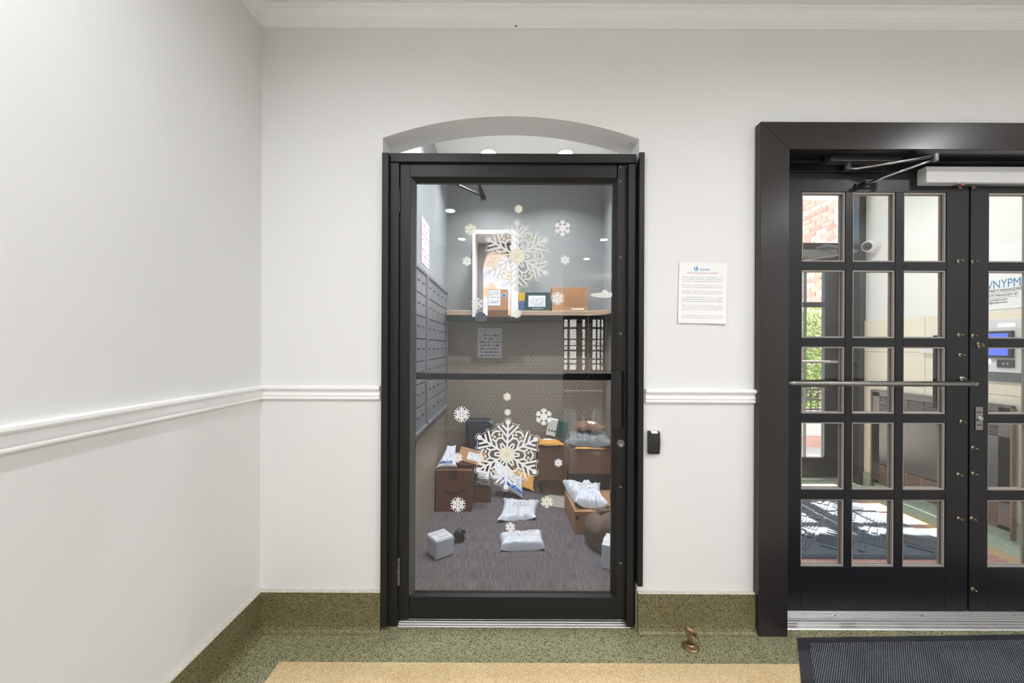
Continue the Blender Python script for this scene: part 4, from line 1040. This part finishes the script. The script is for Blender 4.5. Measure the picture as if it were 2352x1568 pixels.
# things on the shelf
zsh = sz1+0.0005
bxa, bxb = P(1120.5, 690, 3.485).x, P(1167, 690, 3.485).x
zbx = P(1143, 726, 3.48).z
carton('cardboard_box', 'tan carton with white label and round blue sticker in front of window', (bxa+bxb)/2, 3.56, zb+0.0355, bxb-bxa, 0.15, P(1143, 664, 3.485).z-zb-0.0355, 0.0, 'cardboard', tape=None, group='boxes along the mail room shelf',
       labels=[('address_label', 'front', (-0.085, 0.022, 0.10, 0.235), 'label_a')])
bx_ = bpy.data.objects['cardboard_box'] if False else [o for o in COL.objects if o.get('label', '').startswith('tan carton with white label and round')][0]
MB().lathe([(0.021, 0), (0.0205, 0.0012)], (0.052, -0.0752, 0.19), (0,-1,0), 20).obj('blue_sticker', 'poly_white', bx_)
MB().lathe([(0.016, 0.001), (0.0155, 0.0018)], (0.052, -0.0752, 0.19), (0,-1,0), 20).obj('blue_seal', 'blue_print', bx_)
MB().box(-0.09, 0.09, -0.0756, -0.0748, 0.003, 0.062).obj('dark_lower_band', 'cardboard_brown', bx_)
def shelf_box(pxa, pxb_, pytop, label, m, labels=(), name='cardboard_box', yf=3.53, dep=0.14, tape=None):
    xa, xb = P(pxa, 690, yf).x, P(pxb_, 690, yf).x; zt2 = P((pxa+pxb_)/2, pytop, yf).z
    return carton(name, label, (xa+xb)/2, yf+dep/2, zsh, xb-xa, dep, zt2-zsh, 0.0, m, labels, tape, group='boxes along the mail room shelf', bev=0.002)
shelf_box(1186, 1206.5, 672, 'yellow and blue package between window and green box on shelf', 'box_yellow', [('blue_panel', 'front', (-0.018, 0.038, 0.005, 0.09), 'blue_print')], 'printed_package', 3.56, 0.05)
e = shelf_box(1207, 1263.5, 671, 'dark green box with large white label on the shelf', 'box_green', [('white_label', 'front', (-0.083, 0.067, 0.035, 0.135), 'label_b')])
MB().box(-0.05, 0.05, -0.0712, -0.0702, 0.018, 0.022).obj('printed_line', 'poly_white', e)
e = shelf_box(1268, 1349.5, 659.5, 'wide brown box with handwriting at the right end of shelf', 'cardboard', [('white_strip', 'front', (0.015, 0.125, 0.012, 0.024), 'paper')], tape='tape')
def hand_build(N, b):
    tc = N.new('ShaderNodeTexCoord'); sp = N.new('ShaderNodeSeparateXYZ'); N.link(tc.outputs['UV'], sp.inputs[0])
    r = N.math('MULTIPLY', sp.outputs[1], 4.0); row = N.math('FLOOR', r); f = N.math('FRACT', r)
    cb = N.new('ShaderNodeCombineXYZ'); N.link(N.math('MULTIPLY', sp.outputs[0], 9.0), cb.inputs[0]); N.link(N.math('ADD', N.math('MULTIPLY', row, 7), N.math('MULTIPLY', f, 1.6)), cb.inputs[1])
    nz = N.new('ShaderNodeTexNoise'); nz.inputs['Scale'].default_value = 1.6; nz.inputs['Detail'].default_value = 0; N.link(cb.outputs[0], nz.inputs['Vector'])
    ln = N.math('LESS_THAN', N.math('ABSOLUTE', N.math('SUBTRACT', nz.outputs['Fac'], 0.5)), 0.022)
    on = N.math('MULTIPLY', ln, N.math('MULTIPLY', N.math('GREATER_THAN', f, 0.2), N.math('LESS_THAN', f, 0.85)))
    N.link(N.mix(on, rgb(176,132,94), rgb(60,46,40)), b.inputs['Base Color'])
mat('handwriting', None, 0.75, build=hand_build)
MB().grid(lambda u, v: (-0.03+0.15*u, -0.0715, 0.05+0.09*v), 1, 1).obj('handwriting', 'handwriting', e, normals=False)
# dark bundle over the sill and the notice taped below
db = empty('dark_bundle', P(1104, 727, 3.46), label='dark grey rolled bundle hanging over the black sill under window', cat='bundle')
xa, xb = P(1091, 727, 3.462).x, P(1117, 727, 3.462).x; za, zb3 = P(1104, 716.5, 3.462).z, P(1104, 738, 3.462).z
pr = [(xa, zb3), (xb, zb3)]+[((xa+xb)/2+(xb-xa)/2*math.cos(PI*k/12), zb3+(za-zb3)*(0.45+0.55*math.sin(PI*k/12))) for k in range(13)]
o = MB().prism(pr, 3.462, 3.475).obj('cloth', 'poly_dark', db); o.matrix_parent_inverse = Matrix.Translation(-Vector(db.location))
n0, n1 = P(1097.5, 760, MYB-0.004), P(1152, 822, MYB-0.004)
nt_ = MB().grid(lambda u, v: (n0.x+(n1.x-n0.x)*u, MYB-0.005-0.004*noise.noise(Vector((u*4, v*4, 7))), n1.z+(P(1125, 753, MYB).z-n1.z)*v), 8, 10)
o = nt_.obj('taped_notice', 'label_b', None, smooth=True, normals=False); tag(o, 'paper notice in a plastic sleeve taped to the hexagon wallpaper', 'notice')

# ------------------------------------------------------------------ things on the lobby wall and floor
nw = [P(1560, 602.5, D-0.002), P(1670, 604.5, D-0.002), P(1666.5, 744, D-0.002), P(1556, 741.5, D-0.002)]
def notice(u, v):
    p = (nw[3]*(1-u)+nw[2]*u)*(1-v)+(nw[0]*(1-u)+nw[1]*u)*v
    p.y -= 0.0015+0.008*(1-v)**3*(0.3+abs(u-0.35))
    return p
no = empty('paper_notice', P(1613, 673, D), label='white printed notice with blue letterhead taped to the lobby wall', cat='notice')
child(no, MB().grid(notice, 8, 10), 'sheet', 'letter', smooth=True, normals=False)
tl = P(1607, 622, D-0.004)
rt = (PI/2, 0.006, 0)
t = text('letterhead', 'VNYPM', 0.0155, 'ink_blue', no, tl-Vector(no.location), rt, 'LEFT', 0.0001); t.scale = (0.92, 1, 1)
lg = P(1600, 616, D-0.004); mb = MB()
arc_strip(mb, [(lg.x-0.010*math.cos(a), lg.z+0.010*math.sin(a)) for a in [(-2.2+3.2*k/12) for k in range(13)]], [0.0008+0.0015*math.sin(PI*k/12) for k in range(13)], D-0.004)
mb.box(lg.x-0.001, lg.x+0.0025, D-0.0042, D-0.004, lg.z-0.007, lg.z+0.010).box(lg.x+0.003, lg.x+0.006, D-0.0042, D-0.004, lg.z-0.007, lg.z+0.004)
child(no, mb, 'logo', 'ink_blue')
tl = P(1614, 628.5, D-0.004)
text('headline', 'NOTICE TO ALL TENANTS / OCCUPANTS', 0.0077, 'ink_red', no, tl-Vector(no.location), rt, 'CENTER', 0.0001)
# card reader
cr = empty('card_reader', P(1503, 1017, D), label='small black card reader with lit strip beside the mail room door', cat='card reader')
r = rect(1490, 1516, 991, 1043, D-0.02)
crm = MB()
prof = [(D+0.001, r[2]), (D-0.018, r[2]), (D-0.020, r[2]+0.008), (D-0.026, (r[2]+r[3])/2), (D-0.022, r[3]-0.006), (D-0.012, r[3]), (D+0.001, r[3])]
child(cr, crm.prism(prof, r[0], r[1], 'X'), 'body', 'black_plastic', bevel=0.002)
child(cr, MB().box(r[0]+0.013, r[1]-0.012, D-0.0245, D-0.010, r[3]-0.007, r[3]+0.0006), 'light_strip', 'led_warm')
child(cr, MB().box(r[0]+0.011, r[1]-0.010, D-0.0205, D-0.015, r[2]+0.004, r[2]+0.011), 'lower_recess', 'black_deep')
# brass door stop
ds = FL(1586, 1486)
st = empty('door_stop', tuple(ds), label='worn brass hook door stop on the green floor by the terrazzo base', cat='door stop')
MB().lathe([(0.036, 0), (0.036, 0.004), (0.030, 0.008), (0.016, 0.012), (0.010, 0.018)], (0,0,0), (0,0,1), 28).obj('base_plate', 'brass', st, smooth=False)
MB().tube([(0,0,0.012), (-0.004,0,0.04), (-0.012,0.0,0.065), (-0.014,0,0.082)], [0.013, 0.009, 0.008, 0.009], 12).obj('stem', 'brass', st, smooth=True)
MB().tube([(-0.02,0.0,0.086), (0.0,-0.005,0.076), (0.020,-0.012,0.058), (0.028,-0.012,0.052), (0.032,-0.01,0.058)], [0.010, 0.011, 0.009, 0.007, 0.006], 12).obj('hook', 'brass', st, smooth=True)
MB().tube([(0.004,-0.014,0.072), (0.014,-0.017,0.064)], 0.006, 10).obj('rubber_pad', 'rubber', st, smooth=True)
# door mat in the lobby: rubber border, woven field
A = FL(1832, 1467); B2 = FL(2352, 1459.5); Cc = FL(1840, 1568)
ud = (B2-A).normalized(); vd = (Cc-A).normalized()
mt = empty('door_mat', tuple(A+ud*0.8+vd*0.3), label='dark woven floor mat with black rubber border before the double doors', cat='mat')
Wm, Lm = 1.75, 0.95; bw = 0.045
def mq(a, b): return A+ud*a+vd*b
def quad(a0_, a1_, b0_, b1_, z0, z1, bev=0):
    q = [mq(a0_, b0_), mq(a1_, b0_), mq(a1_, b1_), mq(a0_, b1_)]
    return [Vector((p.x, p.y, z0)) for p in q], [Vector((p.x, p.y, z1)) for p in q]
mb = MB()
for z in ((0, Wm, 0, bw), (0, Wm, Lm-bw, Lm), (0, bw*1.15, bw, Lm-bw), (Wm-bw, Wm, bw, Lm-bw)):
    a, b = quad(*z, 0.0008, 0.0065); mb.hexa(a, b)
child(mt, mb, 'rubber_border', 'rubber')
a, b = quad(bw*1.15, Wm-bw, bw, Lm-bw, 0.0008, 0.009)
child(mt, MB().hexa(a, b), 'woven_field', 'mat_weave')

# ------------------------------------------------------------------ inside the vestibule
def leafp(a, b): return (P(a, 800, 3.97).x, P(b, 800, 3.97).x)
rws = [(0.216, 0.915), (0.99, 1.711), (1.76, 2.17)]
cR = [(2.565, 2.755), (2.777, 2.967), leafp(1849, 1891)]
door4, ch4 = leaf('door_4', 'right black street door leaf seen through the left column of panes', 2.462, 3.35, 0.032, 2.262, 3.95, 0.045, cR, rws, bead=False)
cL = [(4.81-b, 4.81-a) for a, b in reversed(cR)]; cL = [(1.70, 1.88), (1.94, 2.12), (2.15, 2.34)]
door5, ch5 = leaf('door_5', 'left black street door leaf of the vestibule', 1.565, 2.455, 0.032, 2.262, 3.95, 0.045, cL, rws, bead=False)
sb = PX(1885, 830.5, 3.1)
zpb = P(1885, 831, 3.88).z
ch4(MB().tube([(2.5, 3.88, zpb), (3.3, 3.88, zpb)], 0.014, 12).box(2.52, 2.545, 3.88, 3.95, zpb-0.014, zpb+0.014).box(3.25, 3.275, 3.88, 3.95, zpb-0.014, zpb+0.014), 'push_bar', 'alu', smooth=False)
cl = empty('door_closer', (3.0, 3.9, 2.2), label='dark closer with slim arm on top of the street door', cat='door closer')
zc_ = P(1885, 588, 3.88).z
child(cl, MB().box(2.86, 3.20, 3.86, 3.95, zc_-0.01, zc_+0.06), 'body', 'dark_metal', bevel=0.004)
child(cl, MB().tube([(3.0, 3.87, zc_+0.07), (3.05, 3.80, zc_+0.085), (3.30, 3.76, zc_+0.02)], 0.012, 8), 'arm', 'dark_metal')
child(cl, MB().tube([(2.86, 3.84, zc_-0.05), (3.32, 3.80, zc_+0.02)], 0.010, 8), 'fore_arm', 'steel')
# radiator cover
RX = VXR-0.040; RB = VXR-0.0205
ry1, ry0 = PX(2003, 1000, RX).y, PX(2322, 1000, RX).y
rc = empty('radiator_cover', (RX, (ry0+ry1)/2, 0), label='dark metal radiator cover with louvred grilles on the vestibule wall', cat='radiator cover')
rz1 = PX(2100, 911, RX).z; rz0 = 0.075
child(rc, MB().box(RX, RB, ry0, ry1, 0.26, 0.705).box(RX, RB, ry0, ry0+0.07, rz0, rz1).box(RX, RB, ry1-0.07, ry1, rz0, rz1).box(RX, RB, ry0, ry1, 0.87, rz1).box(RX, RB, ry0, ry1, rz0, 0.10), 'front_panel', 'radiator')
child(rc, MB().box(RX-0.008, RB, ry0-0.012, ry1+0.012, rz1, rz1+0.02), 'top_lip', 'radiator', bevel=0.003)
child(rc, MB().box(RX-0.006, RB, ry0-0.012, ry0, 0.02, rz1).box(RX-0.006, RB, ry1, ry1+0.012, 0.02, rz1), 'side_trim', 'rust')
child(rc, MB().box(RX+0.012, RB, ry0+0.07, ry1-0.07, 0.10, 0.87), 'dark_interior', 'black_deep')
for zs, ze, mm in ((0.715, 0.868, 'radiator'), (0.103, 0.255, 'rust')):
    n = 10; st_ = (ze-zs)/n; proto = None
    for k in range(n):
        if proto is None:
            proto = child(rc, MB().box(RX-0.001, RX+0.010, ry0+0.07, ry1-0.07, zs, zs+st_*0.5), 'slat', mm)
        else:
            c_ = proto.copy(); COL.objects.link(c_); c_.location = (0, 0, st_*k)
    for k in range(1, 7):
        y = ry0+0.07+(ry1-ry0-0.14)*k/7
        child(rc, MB().box(RX-0.003, RX+0.010, y-0.004, y+0.004, zs, ze), 'mullion', mm)
# security camera
sc_ = PX(1998, 566, VXR-0.05)
cm = empty('security_camera', (VXR, sc_.y, sc_.z), label='white dome security camera on the vestibule wall', cat='camera')
child(cm, MB().lathe([(0.062, 0), (0.060, 0.03), (0.050, 0.034)], (VXR, sc_.y, sc_.z), (-1,0,0), 24), 'mount', 'white_plastic', smooth=False)
ctr = Vector((VXR-0.062, sc_.y-0.01, sc_.z))
axv = Vector((-0.80, -0.35, -0.12)).normalized()
child(cm, MB().lathe([(0.020, -0.05), (0.046, -0.035), (0.052, 0.0), (0.050, 0.03), (0.042, 0.045)], ctr, axv, 24), 'turret', 'white_plastic', smooth=True)
child(cm, MB().lathe([(0.040, 0.0445), (0.036, 0.050), (0.015, 0.054)], ctr, axv, 20), 'lens', 'black_plastic', smooth=True)
# wall box
wbx = PX(2135, 790, VXR-0.02); 
o = empty('wall_box', (VXR, wbx.y, wbx.z), label='small white thermostat box above the radiator cover', cat='thermostat')
child(o, MB().box(VXR-0.04, VXR-0.012, wbx.y-0.06, wbx.y+0.05, PX(2135, 811, VXR-0.02).z, PX(2135, 770, VXR-0.02).z), 'case', 'white_plastic', bevel=0.004)
child(o, MB().box(VXR-0.042, VXR-0.039, wbx.y-0.04, wbx.y-0.005, wbx.z-0.03, wbx.z+0.03), 'display', 'alu_dark')
# intercom panel
ic = empty('intercom_panel', (VXR, 2.78, 1.3), label='white intercom panel with blue screen and card reader', cat='intercom')
def wallbox(ya, yb, z0, z1, d0, d1): return MB().box(VXR-d1, VXR-d0, ya, yb, z0, z1)
def ZV(px, py): return PX(px, py, VXR-0.03).z
def YV(px): return PX(px, 800, VXR-0.03).y
child(ic, wallbox(2.56, 3.05, ZV(2300, 855), ZV(2300, 732), 0.0, 0.03), 'panel', 'white_plastic', bevel=0.003)
child(ic, wallbox(2.56, 3.05, ZV(2300, 876), ZV(2300, 856), 0.0, 0.026), 'grey_trim', 'alu_dark')
child(ic, wallbox(YV(2330), 3.0, ZV(2300, 822), ZV(2300, 760), 0.03, 0.05), 'screen_bezel', 'black_plastic', bevel=0.002)
child(ic, wallbox(YV(2322), 2.985, ZV(2300, 816), ZV(2300, 765.5), 0.05, 0.052), 'screen', 'screen_blue')
child(ic, wallbox(YV(2331), YV(2293), ZV(2312, 750), ZV(2312, 743), 0.03, 0.032), 'light_strip', 'led_white')
child(ic, wallbox(YV(2276), YV(2268), ZV(2272, 835), ZV(2272, 825), 0.03, 0.034), 'camera_light', 'led_white')
rd = child(ic, wallbox(YV(2331), YV(2292), ZV(2310, 844), ZV(2310, 826), 0.03, 0.038), 'card_reader', 'black_plastic', bevel=0.001)
mb = MB(); cy, cz = (YV(2331)+YV(2292))/2-0.003, (ZV(2310, 844)+ZV(2310, 826))/2
for s in (-1, 1):
    for rr in (0.010, 0.015):
        mb.tube([(VXR-0.0385, cy+s*rr*math.cos(a), cz+rr*math.sin(a)) for a in (-0.7, -0.35, 0, 0.35, 0.7)], 0.0012, 5)
mb.box(VXR-0.039, VXR-0.038, cy-0.004, cy+0.004, cz-0.001, cz+0.001)
child(ic, mb, 'reader_symbol', 'poly_white')
# property sign
ps = empty('property_sign', (VXR, 2.8, 1.56), label='white property management sign with blue letters above the intercom', cat='sign')
child(ps, MB().box(VXR-0.006, VXR, 2.52, 3.12, ZV(2310, 708), 2.02), 'board', 'paper', bevel=0.001)
RT = (PI/2, 0, -PI/2)
def sgn(body, size, m, py, ypx, sx_=0.85):
    z = PX(2310, py, VXR-0.006).z; y = PX(ypx, 700, VXR-0.006).y
    t = text('lettering', body, size, m, ps, Vector((VXR-0.0066, y, z))-Vector(ps.location), RT, 'LEFT', 0.0003); t.scale = (sx_, 1, 1); return t
sgn('VNYPM', 0.084, 'ink_blue', 660, 2266, 0.70)
sgn('PROPERTY MANAGEMENT', 0.0275, 'ink_dark', 668.5, 2257, 0.74)
sgn('PROPERTY MANAGED BY', 0.0225, 'ink_dark', 679, 2250)
sgn('www.vnypm.com', 0.0215, 'ink_dark', 688.5, 2262)
sgn('info@vnypm.com', 0.0215, 'ink_dark', 695, 2262)
for py in (671, 682):
    z = PX(2310, py, VXR-0.006).z; child(ps, MB().box(VXR-0.0068, VXR-0.006, 2.66, 2.95, z-0.001, z+0.001), 'rule', 'ink_dark')
# ribbed entrance mat in the sun
vm = empty('entrance_mat', (2.3, 3.1, 0), label='ribbed grey entrance mat lying in the sun beyond the doors', cat='mat')
vy0 = FL(2010, 1284).y; vx1 = 2.955
child(vm, MB().box(1.75, vx1, vy0, 3.78, 0.001, 0.006), 'backing', 'mat_grey', bevel=0.002)
rb = MB(); S_ = 0.20
for i in range(-10, 10):
    for j in range(-10, 10):
        cx_, cy_ = 2.35+(i+j)*S_/math.sqrt(2), 3.1+(i-j)*S_/math.sqrt(2)
        thick = (i+j) % 2 == 0; n_r = 4 if thick else 9
        for k in range(n_r):
            t = (k-(n_r-1)/2)*S_*0.9/n_r; ang = PI/4 if j % 2 == 0 else -PI/4
            dx, dy = math.cos(ang), math.sin(ang); hx_, hy_ = -dy, dx
            L2 = S_*(0.30 if thick else 0.46); wd = S_*(0.075 if thick else 0.028)
            q = [(cx_+hx_*t+dx*a+hx_*b, cy_+hy_*t+dy*a+hy_*b) for a, b in ((-L2, -wd), (L2, -wd), (L2, wd), (-L2, wd))]
            if min(p[0] for p in q) < 1.8 or max(p[0] for p in q) > vx1-0.05 or min(p[1] for p in q) < vy0+0.05 or max(p[1] for p in q) > 3.73: continue
            rb.prism(q, 0.005, 0.013 if thick else 0.0105, 'Z')
for k in range(3): rb.box(1.78, vx1-0.01, vy0+0.006+0.013*k, vy0+0.014+0.013*k, 0.005, 0.010)
o = child(vm, rb, 'ribs', 'mat_grey'); o['kind'] = 'stuff'

# ------------------------------------------------------------------ street side
struct('ground_street', MB().box(-12, 14, VY1+0.1, 26, -0.2, -0.02), 'concrete', 'sunlit pavement outside the street doors', 'ground')
struct('ground_rear', MB().box(-12, 14, -24, -8.3, -0.2, -0.02), 'concrete', 'pavement outside the rear entrance mirrored in the glass', 'ground')
struct('wall_rear_reflector', MB().box(-3, 9, -16.4, -16.0, -0.02, 5.5).box(2.2, 2.6, -16.05, -15.95, 0.9, 2.0).box(4.6, 5.2, -16.05, -15.95, 0.9, 2.3), 'reflector_white', 'added white wall behind the rear doors that brightens their reflection in the glass')  # white wall added to catch sun and brighten the mirrored rear panes
bw_ = struct('wall_brick', MB().box(4.612, 4.85, 5.5, 12, -0.02, 6.5), 'mortar', 'red brick wing wall, paled as if sunlit, seen through the outer doors')
bmats = ['brick_a', 'brick_b', 'brick_c']
protos = []
for m in bmats:
    b = MB().box(-0.014, 0.014, -0.1, 0.1, -0.029, 0.029).obj('brick', m, bw_, bevel=0.003); protos.append(b)
used = [False]*3; cnt = 0
BH, BL = 0.0755, 0.212
for r_ in range(int(3.6/BH)):
    z = 0.9+r_*BH
    if z > 4.0: break
    for k in range(7):
        y = 5.52+0.1+(k+(0.5 if r_ % 2 else 0))*BL
        if y > 6.75: continue
        pxv = VX+4.6*F/y
        if not (1815 < pxv < 1935): continue
        i = random.randrange(3)
        if used[i]: b = protos[i].copy(); COL.objects.link(b)
        else: b = protos[i]; used[i] = True
        b.location = (4.604+random.uniform(-0.004, 0.003), y, z); cnt += 1
# planter wall, fence, hedge
pw_ = struct('wall_planter', MB().box(3.3, 4.6, 5.34, 5.6, -0.02, 0.12), 'brick_b', 'low brick planter edge behind the street door glass')
child(pw_, MB().box(3.3, 4.6, 5.37, 5.55, 0.12, 0.36), 'rough_stone_course', 'concrete')
child(pw_, MB().box(3.3, 4.6, 5.35, 5.58, 0.36, 0.42), 'brick_cap', 'brick_c')
fc = empty('iron_fence', (3.9, 5.45, 0.42), label='low dark iron fence with rings on the brick planter edge', cat='fence')
for z in (0.47, 0.60, 0.74): child(fc, MB().box(3.3, 4.6, 5.43, 5.46, z-0.012, z+0.012), 'rail', 'iron')
for k in range(13):
    x = 3.35+0.1*k
    child(fc, MB().tube([(x, 5.445, 0.42), (x, 5.445, 0.80)], 0.008, 6), 'picket', 'iron')
    child(fc, MB().tube([(x+0.05+0.04*math.cos(2*PI*i/10), 5.445, 0.665+0.04*math.sin(2*PI*i/10)) for i in range(11)], 0.006, 5, False), 'ring', 'iron')
hd = empty('hedge', (4.05, 5.75, 0.42), label='bright green leafy hedge behind the iron fence', cat='hedge')
mb = MB()
for k in range(5200):
    u, v, t = random.random(), random.random(), random.random()
    x = 3.53+0.97*u; y = 5.60+0.30*t; zt3 = 2.02-0.35*max(0, (x-4.05))-0.12*random.random()
    z = 0.45+(zt3-0.45)*v
    a, b = random.uniform(0, 2*PI), random.uniform(-0.9, 0.9); s = random.uniform(0.025, 0.05)
    d = Vector((math.cos(a)*math.cos(b), math.sin(a)*math.cos(b), math.sin(b))); e2 = d.orthogonal().normalized(); c = Vector((x, y, z))
    mb.add([c-d*s, c+e2*s*0.45, c+d*s, c-e2*s*0.45], [(0,1,2,3)])
o = child(hd, mb, 'foliage', 'leaf', normals=False); o['kind'] = 'stuff'
child(hd, MB().tube([(3.9, 5.75, 0.1), (3.95, 5.76, 0.9), (4.0, 5.75, 1.6)], [0.03, 0.02, 0.008], 8).tube([(4.3, 5.75, 0.1), (4.25, 5.74, 0.8), (4.3, 5.75, 1.5)], [0.03, 0.02, 0.008], 8), 'stems', 'iron')

# ------------------------------------------------------------------ what the door glass mirrors: lights, foyer door, pendant
def downlight(name, label, x, y, z, power, group, lit='lens_lit', spread=2.9, tint=(0.972, 0.98, 1.0)):
    e = empty(name, (x, y, z), label=label, cat='ceiling light', group=group)
    MB().lathe([(0.058, -0.001), (0.075, -0.001), (0.073, -0.006), (0.062, -0.010), (0.055, -0.004)], (0,0,0), (0,0,1), 28).obj('trim_ring', 'trim_white', e, smooth=False)
    MB().lathe([(0.054, -0.0045), (0.050, -0.006)], (0,0,0), (0,0,1), 24).obj('lens', lit, e)
    ld = bpy.data.lights.new('downlight_lamp', 'AREA'); ld.shape = 'DISK'; ld.size = 0.10; ld.energy = power; ld.spread = spread; ld.color = tint
    lo = bpy.data.objects.new('downlight_lamp', ld); COL.objects.link(lo); lo.parent = e; lo.location = (0, 0, -0.012)
    return e
gl_ = 'recessed lights in the lobby ceiling'
n_ = 0
rowl = {-0.65: 'left', 1.37: 'middle', 3.2: 'right'}; rowy = {0.46: 'nearest the front wall', -0.72: 'right above the camera', -1.90: 'nearest the back opening'}
for x in (-0.65, 1.37, 3.2):
    for y in (0.46, -0.72, -1.90):
        downlight('recessed_light', 'recessed lobby light of the %s row, %s' % (rowl[x], rowy[y]), x, y, ZC, LAMP, gl_)
downlight('recessed_light', 'recessed light beyond the opening, mirrored above the pendant', 1.37, -3.13, ZC, LAMP, gl_)
gm = 'recessed lights in the mail room ceiling'
for x, y, lab in ((-0.159, 3.226, 'left of two recessed lights seen through the arch'), (0.465, 3.226, 'right of two recessed lights seen through the arch')):
    downlight('recessed_light', lab, x, y, MZC, 19.0, gm, spread=2.3)
for x, sd in ((-0.159, 'mailbox'), (0.465, 'carton')):
    downlight('recessed_light', 'mail room ceiling light near the door on the %s side' % sd, x, 2.45, MZC, 19.0, gm, spread=2.3)
downlight('recessed_light', 'added fill light in the vestibule ceiling', 2.3, 2.9, 2.93, 24.0, None)  # lamp added to brighten the vestibule, no fitting known there
downlight('recessed_light', 'recessed light over the foyer', 0.6, -5.6, ZC, LAMP, None)
# pendant
pn = empty('pendant_lamp', (2.12, -4.9, 2.4), label='white glass bowl pendant mirrored at the right of the glass', cat='lamp')
MB().lathe([(0.07, 0.0), (0.06, 0.03), (0.02, 0.05)], (0,0,ZC-2.4-0.05), (0,0,1), 20).obj('canopy', 'white_plastic', pn)
MB().tube([(0,0,0.06), (0,0,ZC-2.4-0.03)], 0.010, 8).obj('rod', 'white_plastic', pn)
MB().lathe([(0.02, -0.02), (0.14, 0.0), (0.28, 0.035), (0.31, 0.055), (0.30, 0.06), (0.10, 0.05), (0.05, 0.14), (0.03, 0.15)], (0,0,0), (0,0,1), 28).obj('bowl', 'lamp_glass', pn, smooth=True)
# foyer doors
zf = lambda y: 1.3+(797-y)*12.03/915
rw = [(zf(848), zf(836)), (zf(833), zf(825)), (zf(822), zf(806)), (zf(802), zf(794)), (zf(792), zf(780)), (zf(777), zf(755)), (zf(750), zf(733))]
leaf('door_6', 'left gridded glass leaf of the rear entrance mirrored in the glass', 1.64, 2.44, 0.01, 2.26, -8.25, 0.045, [(1.71, 1.815), (1.88, 2.08), (2.26, 2.34)], rw, bead=False)
leaf('door_7', 'right gridded glass leaf of the rear entrance mirrored in the glass', 2.45, 2.96, 0.01, 2.26, -8.25, 0.045, [(2.564, 2.67), (2.71, 2.79), (2.83, 2.89)], rw, bead=False)
ex = empty('exit_sign', (2.105, -6.2, 2.48), label='red lit exit sign hanging in the foyer, mirrored in the glass', cat='sign')
MB().tube([(0, 0.015, 0.2), (0, 0.015, ZC-2.48)], 0.008, 8).obj('hanger', 'white_plastic', ex)
MB().box(-0.17, 0.17, 0.0, 0.03, 0.0, 0.2).obj('housing', 'white_plastic', ex, bevel=0.004)
text('lettering', 'EXIT', 0.19, 'exit_red', ex, (0, 0.0305, 0.04), (PI/2, 0, PI), 'CENTER', 0.001)
hr = empty('hedge', (3.0, -13, 0), label='green hedge beyond the rear entrance mirrored in the glass', cat='hedge')
mb = MB()
for k in range(900):
    c = Vector((4.3+1.6*(random.random()-0.2), -12.5-0.6*random.random(), 2.4*random.random())); a = random.uniform(0, 6.28); b = random.uniform(-1, 1); s = 0.09
    d = Vector((math.cos(a)*math.cos(b), math.sin(a)*math.cos(b), math.sin(b))); e2 = d.orthogonal().normalized()
    mb.add([c-d*s, c+e2*s*0.5, c+d*s, c-e2*s*0.5], [(0,1,2,3)])
o = child(hr, mb, 'foliage', 'leaf', normals=False); o['kind'] = 'stuff'
bpy.context.view_layer.update()
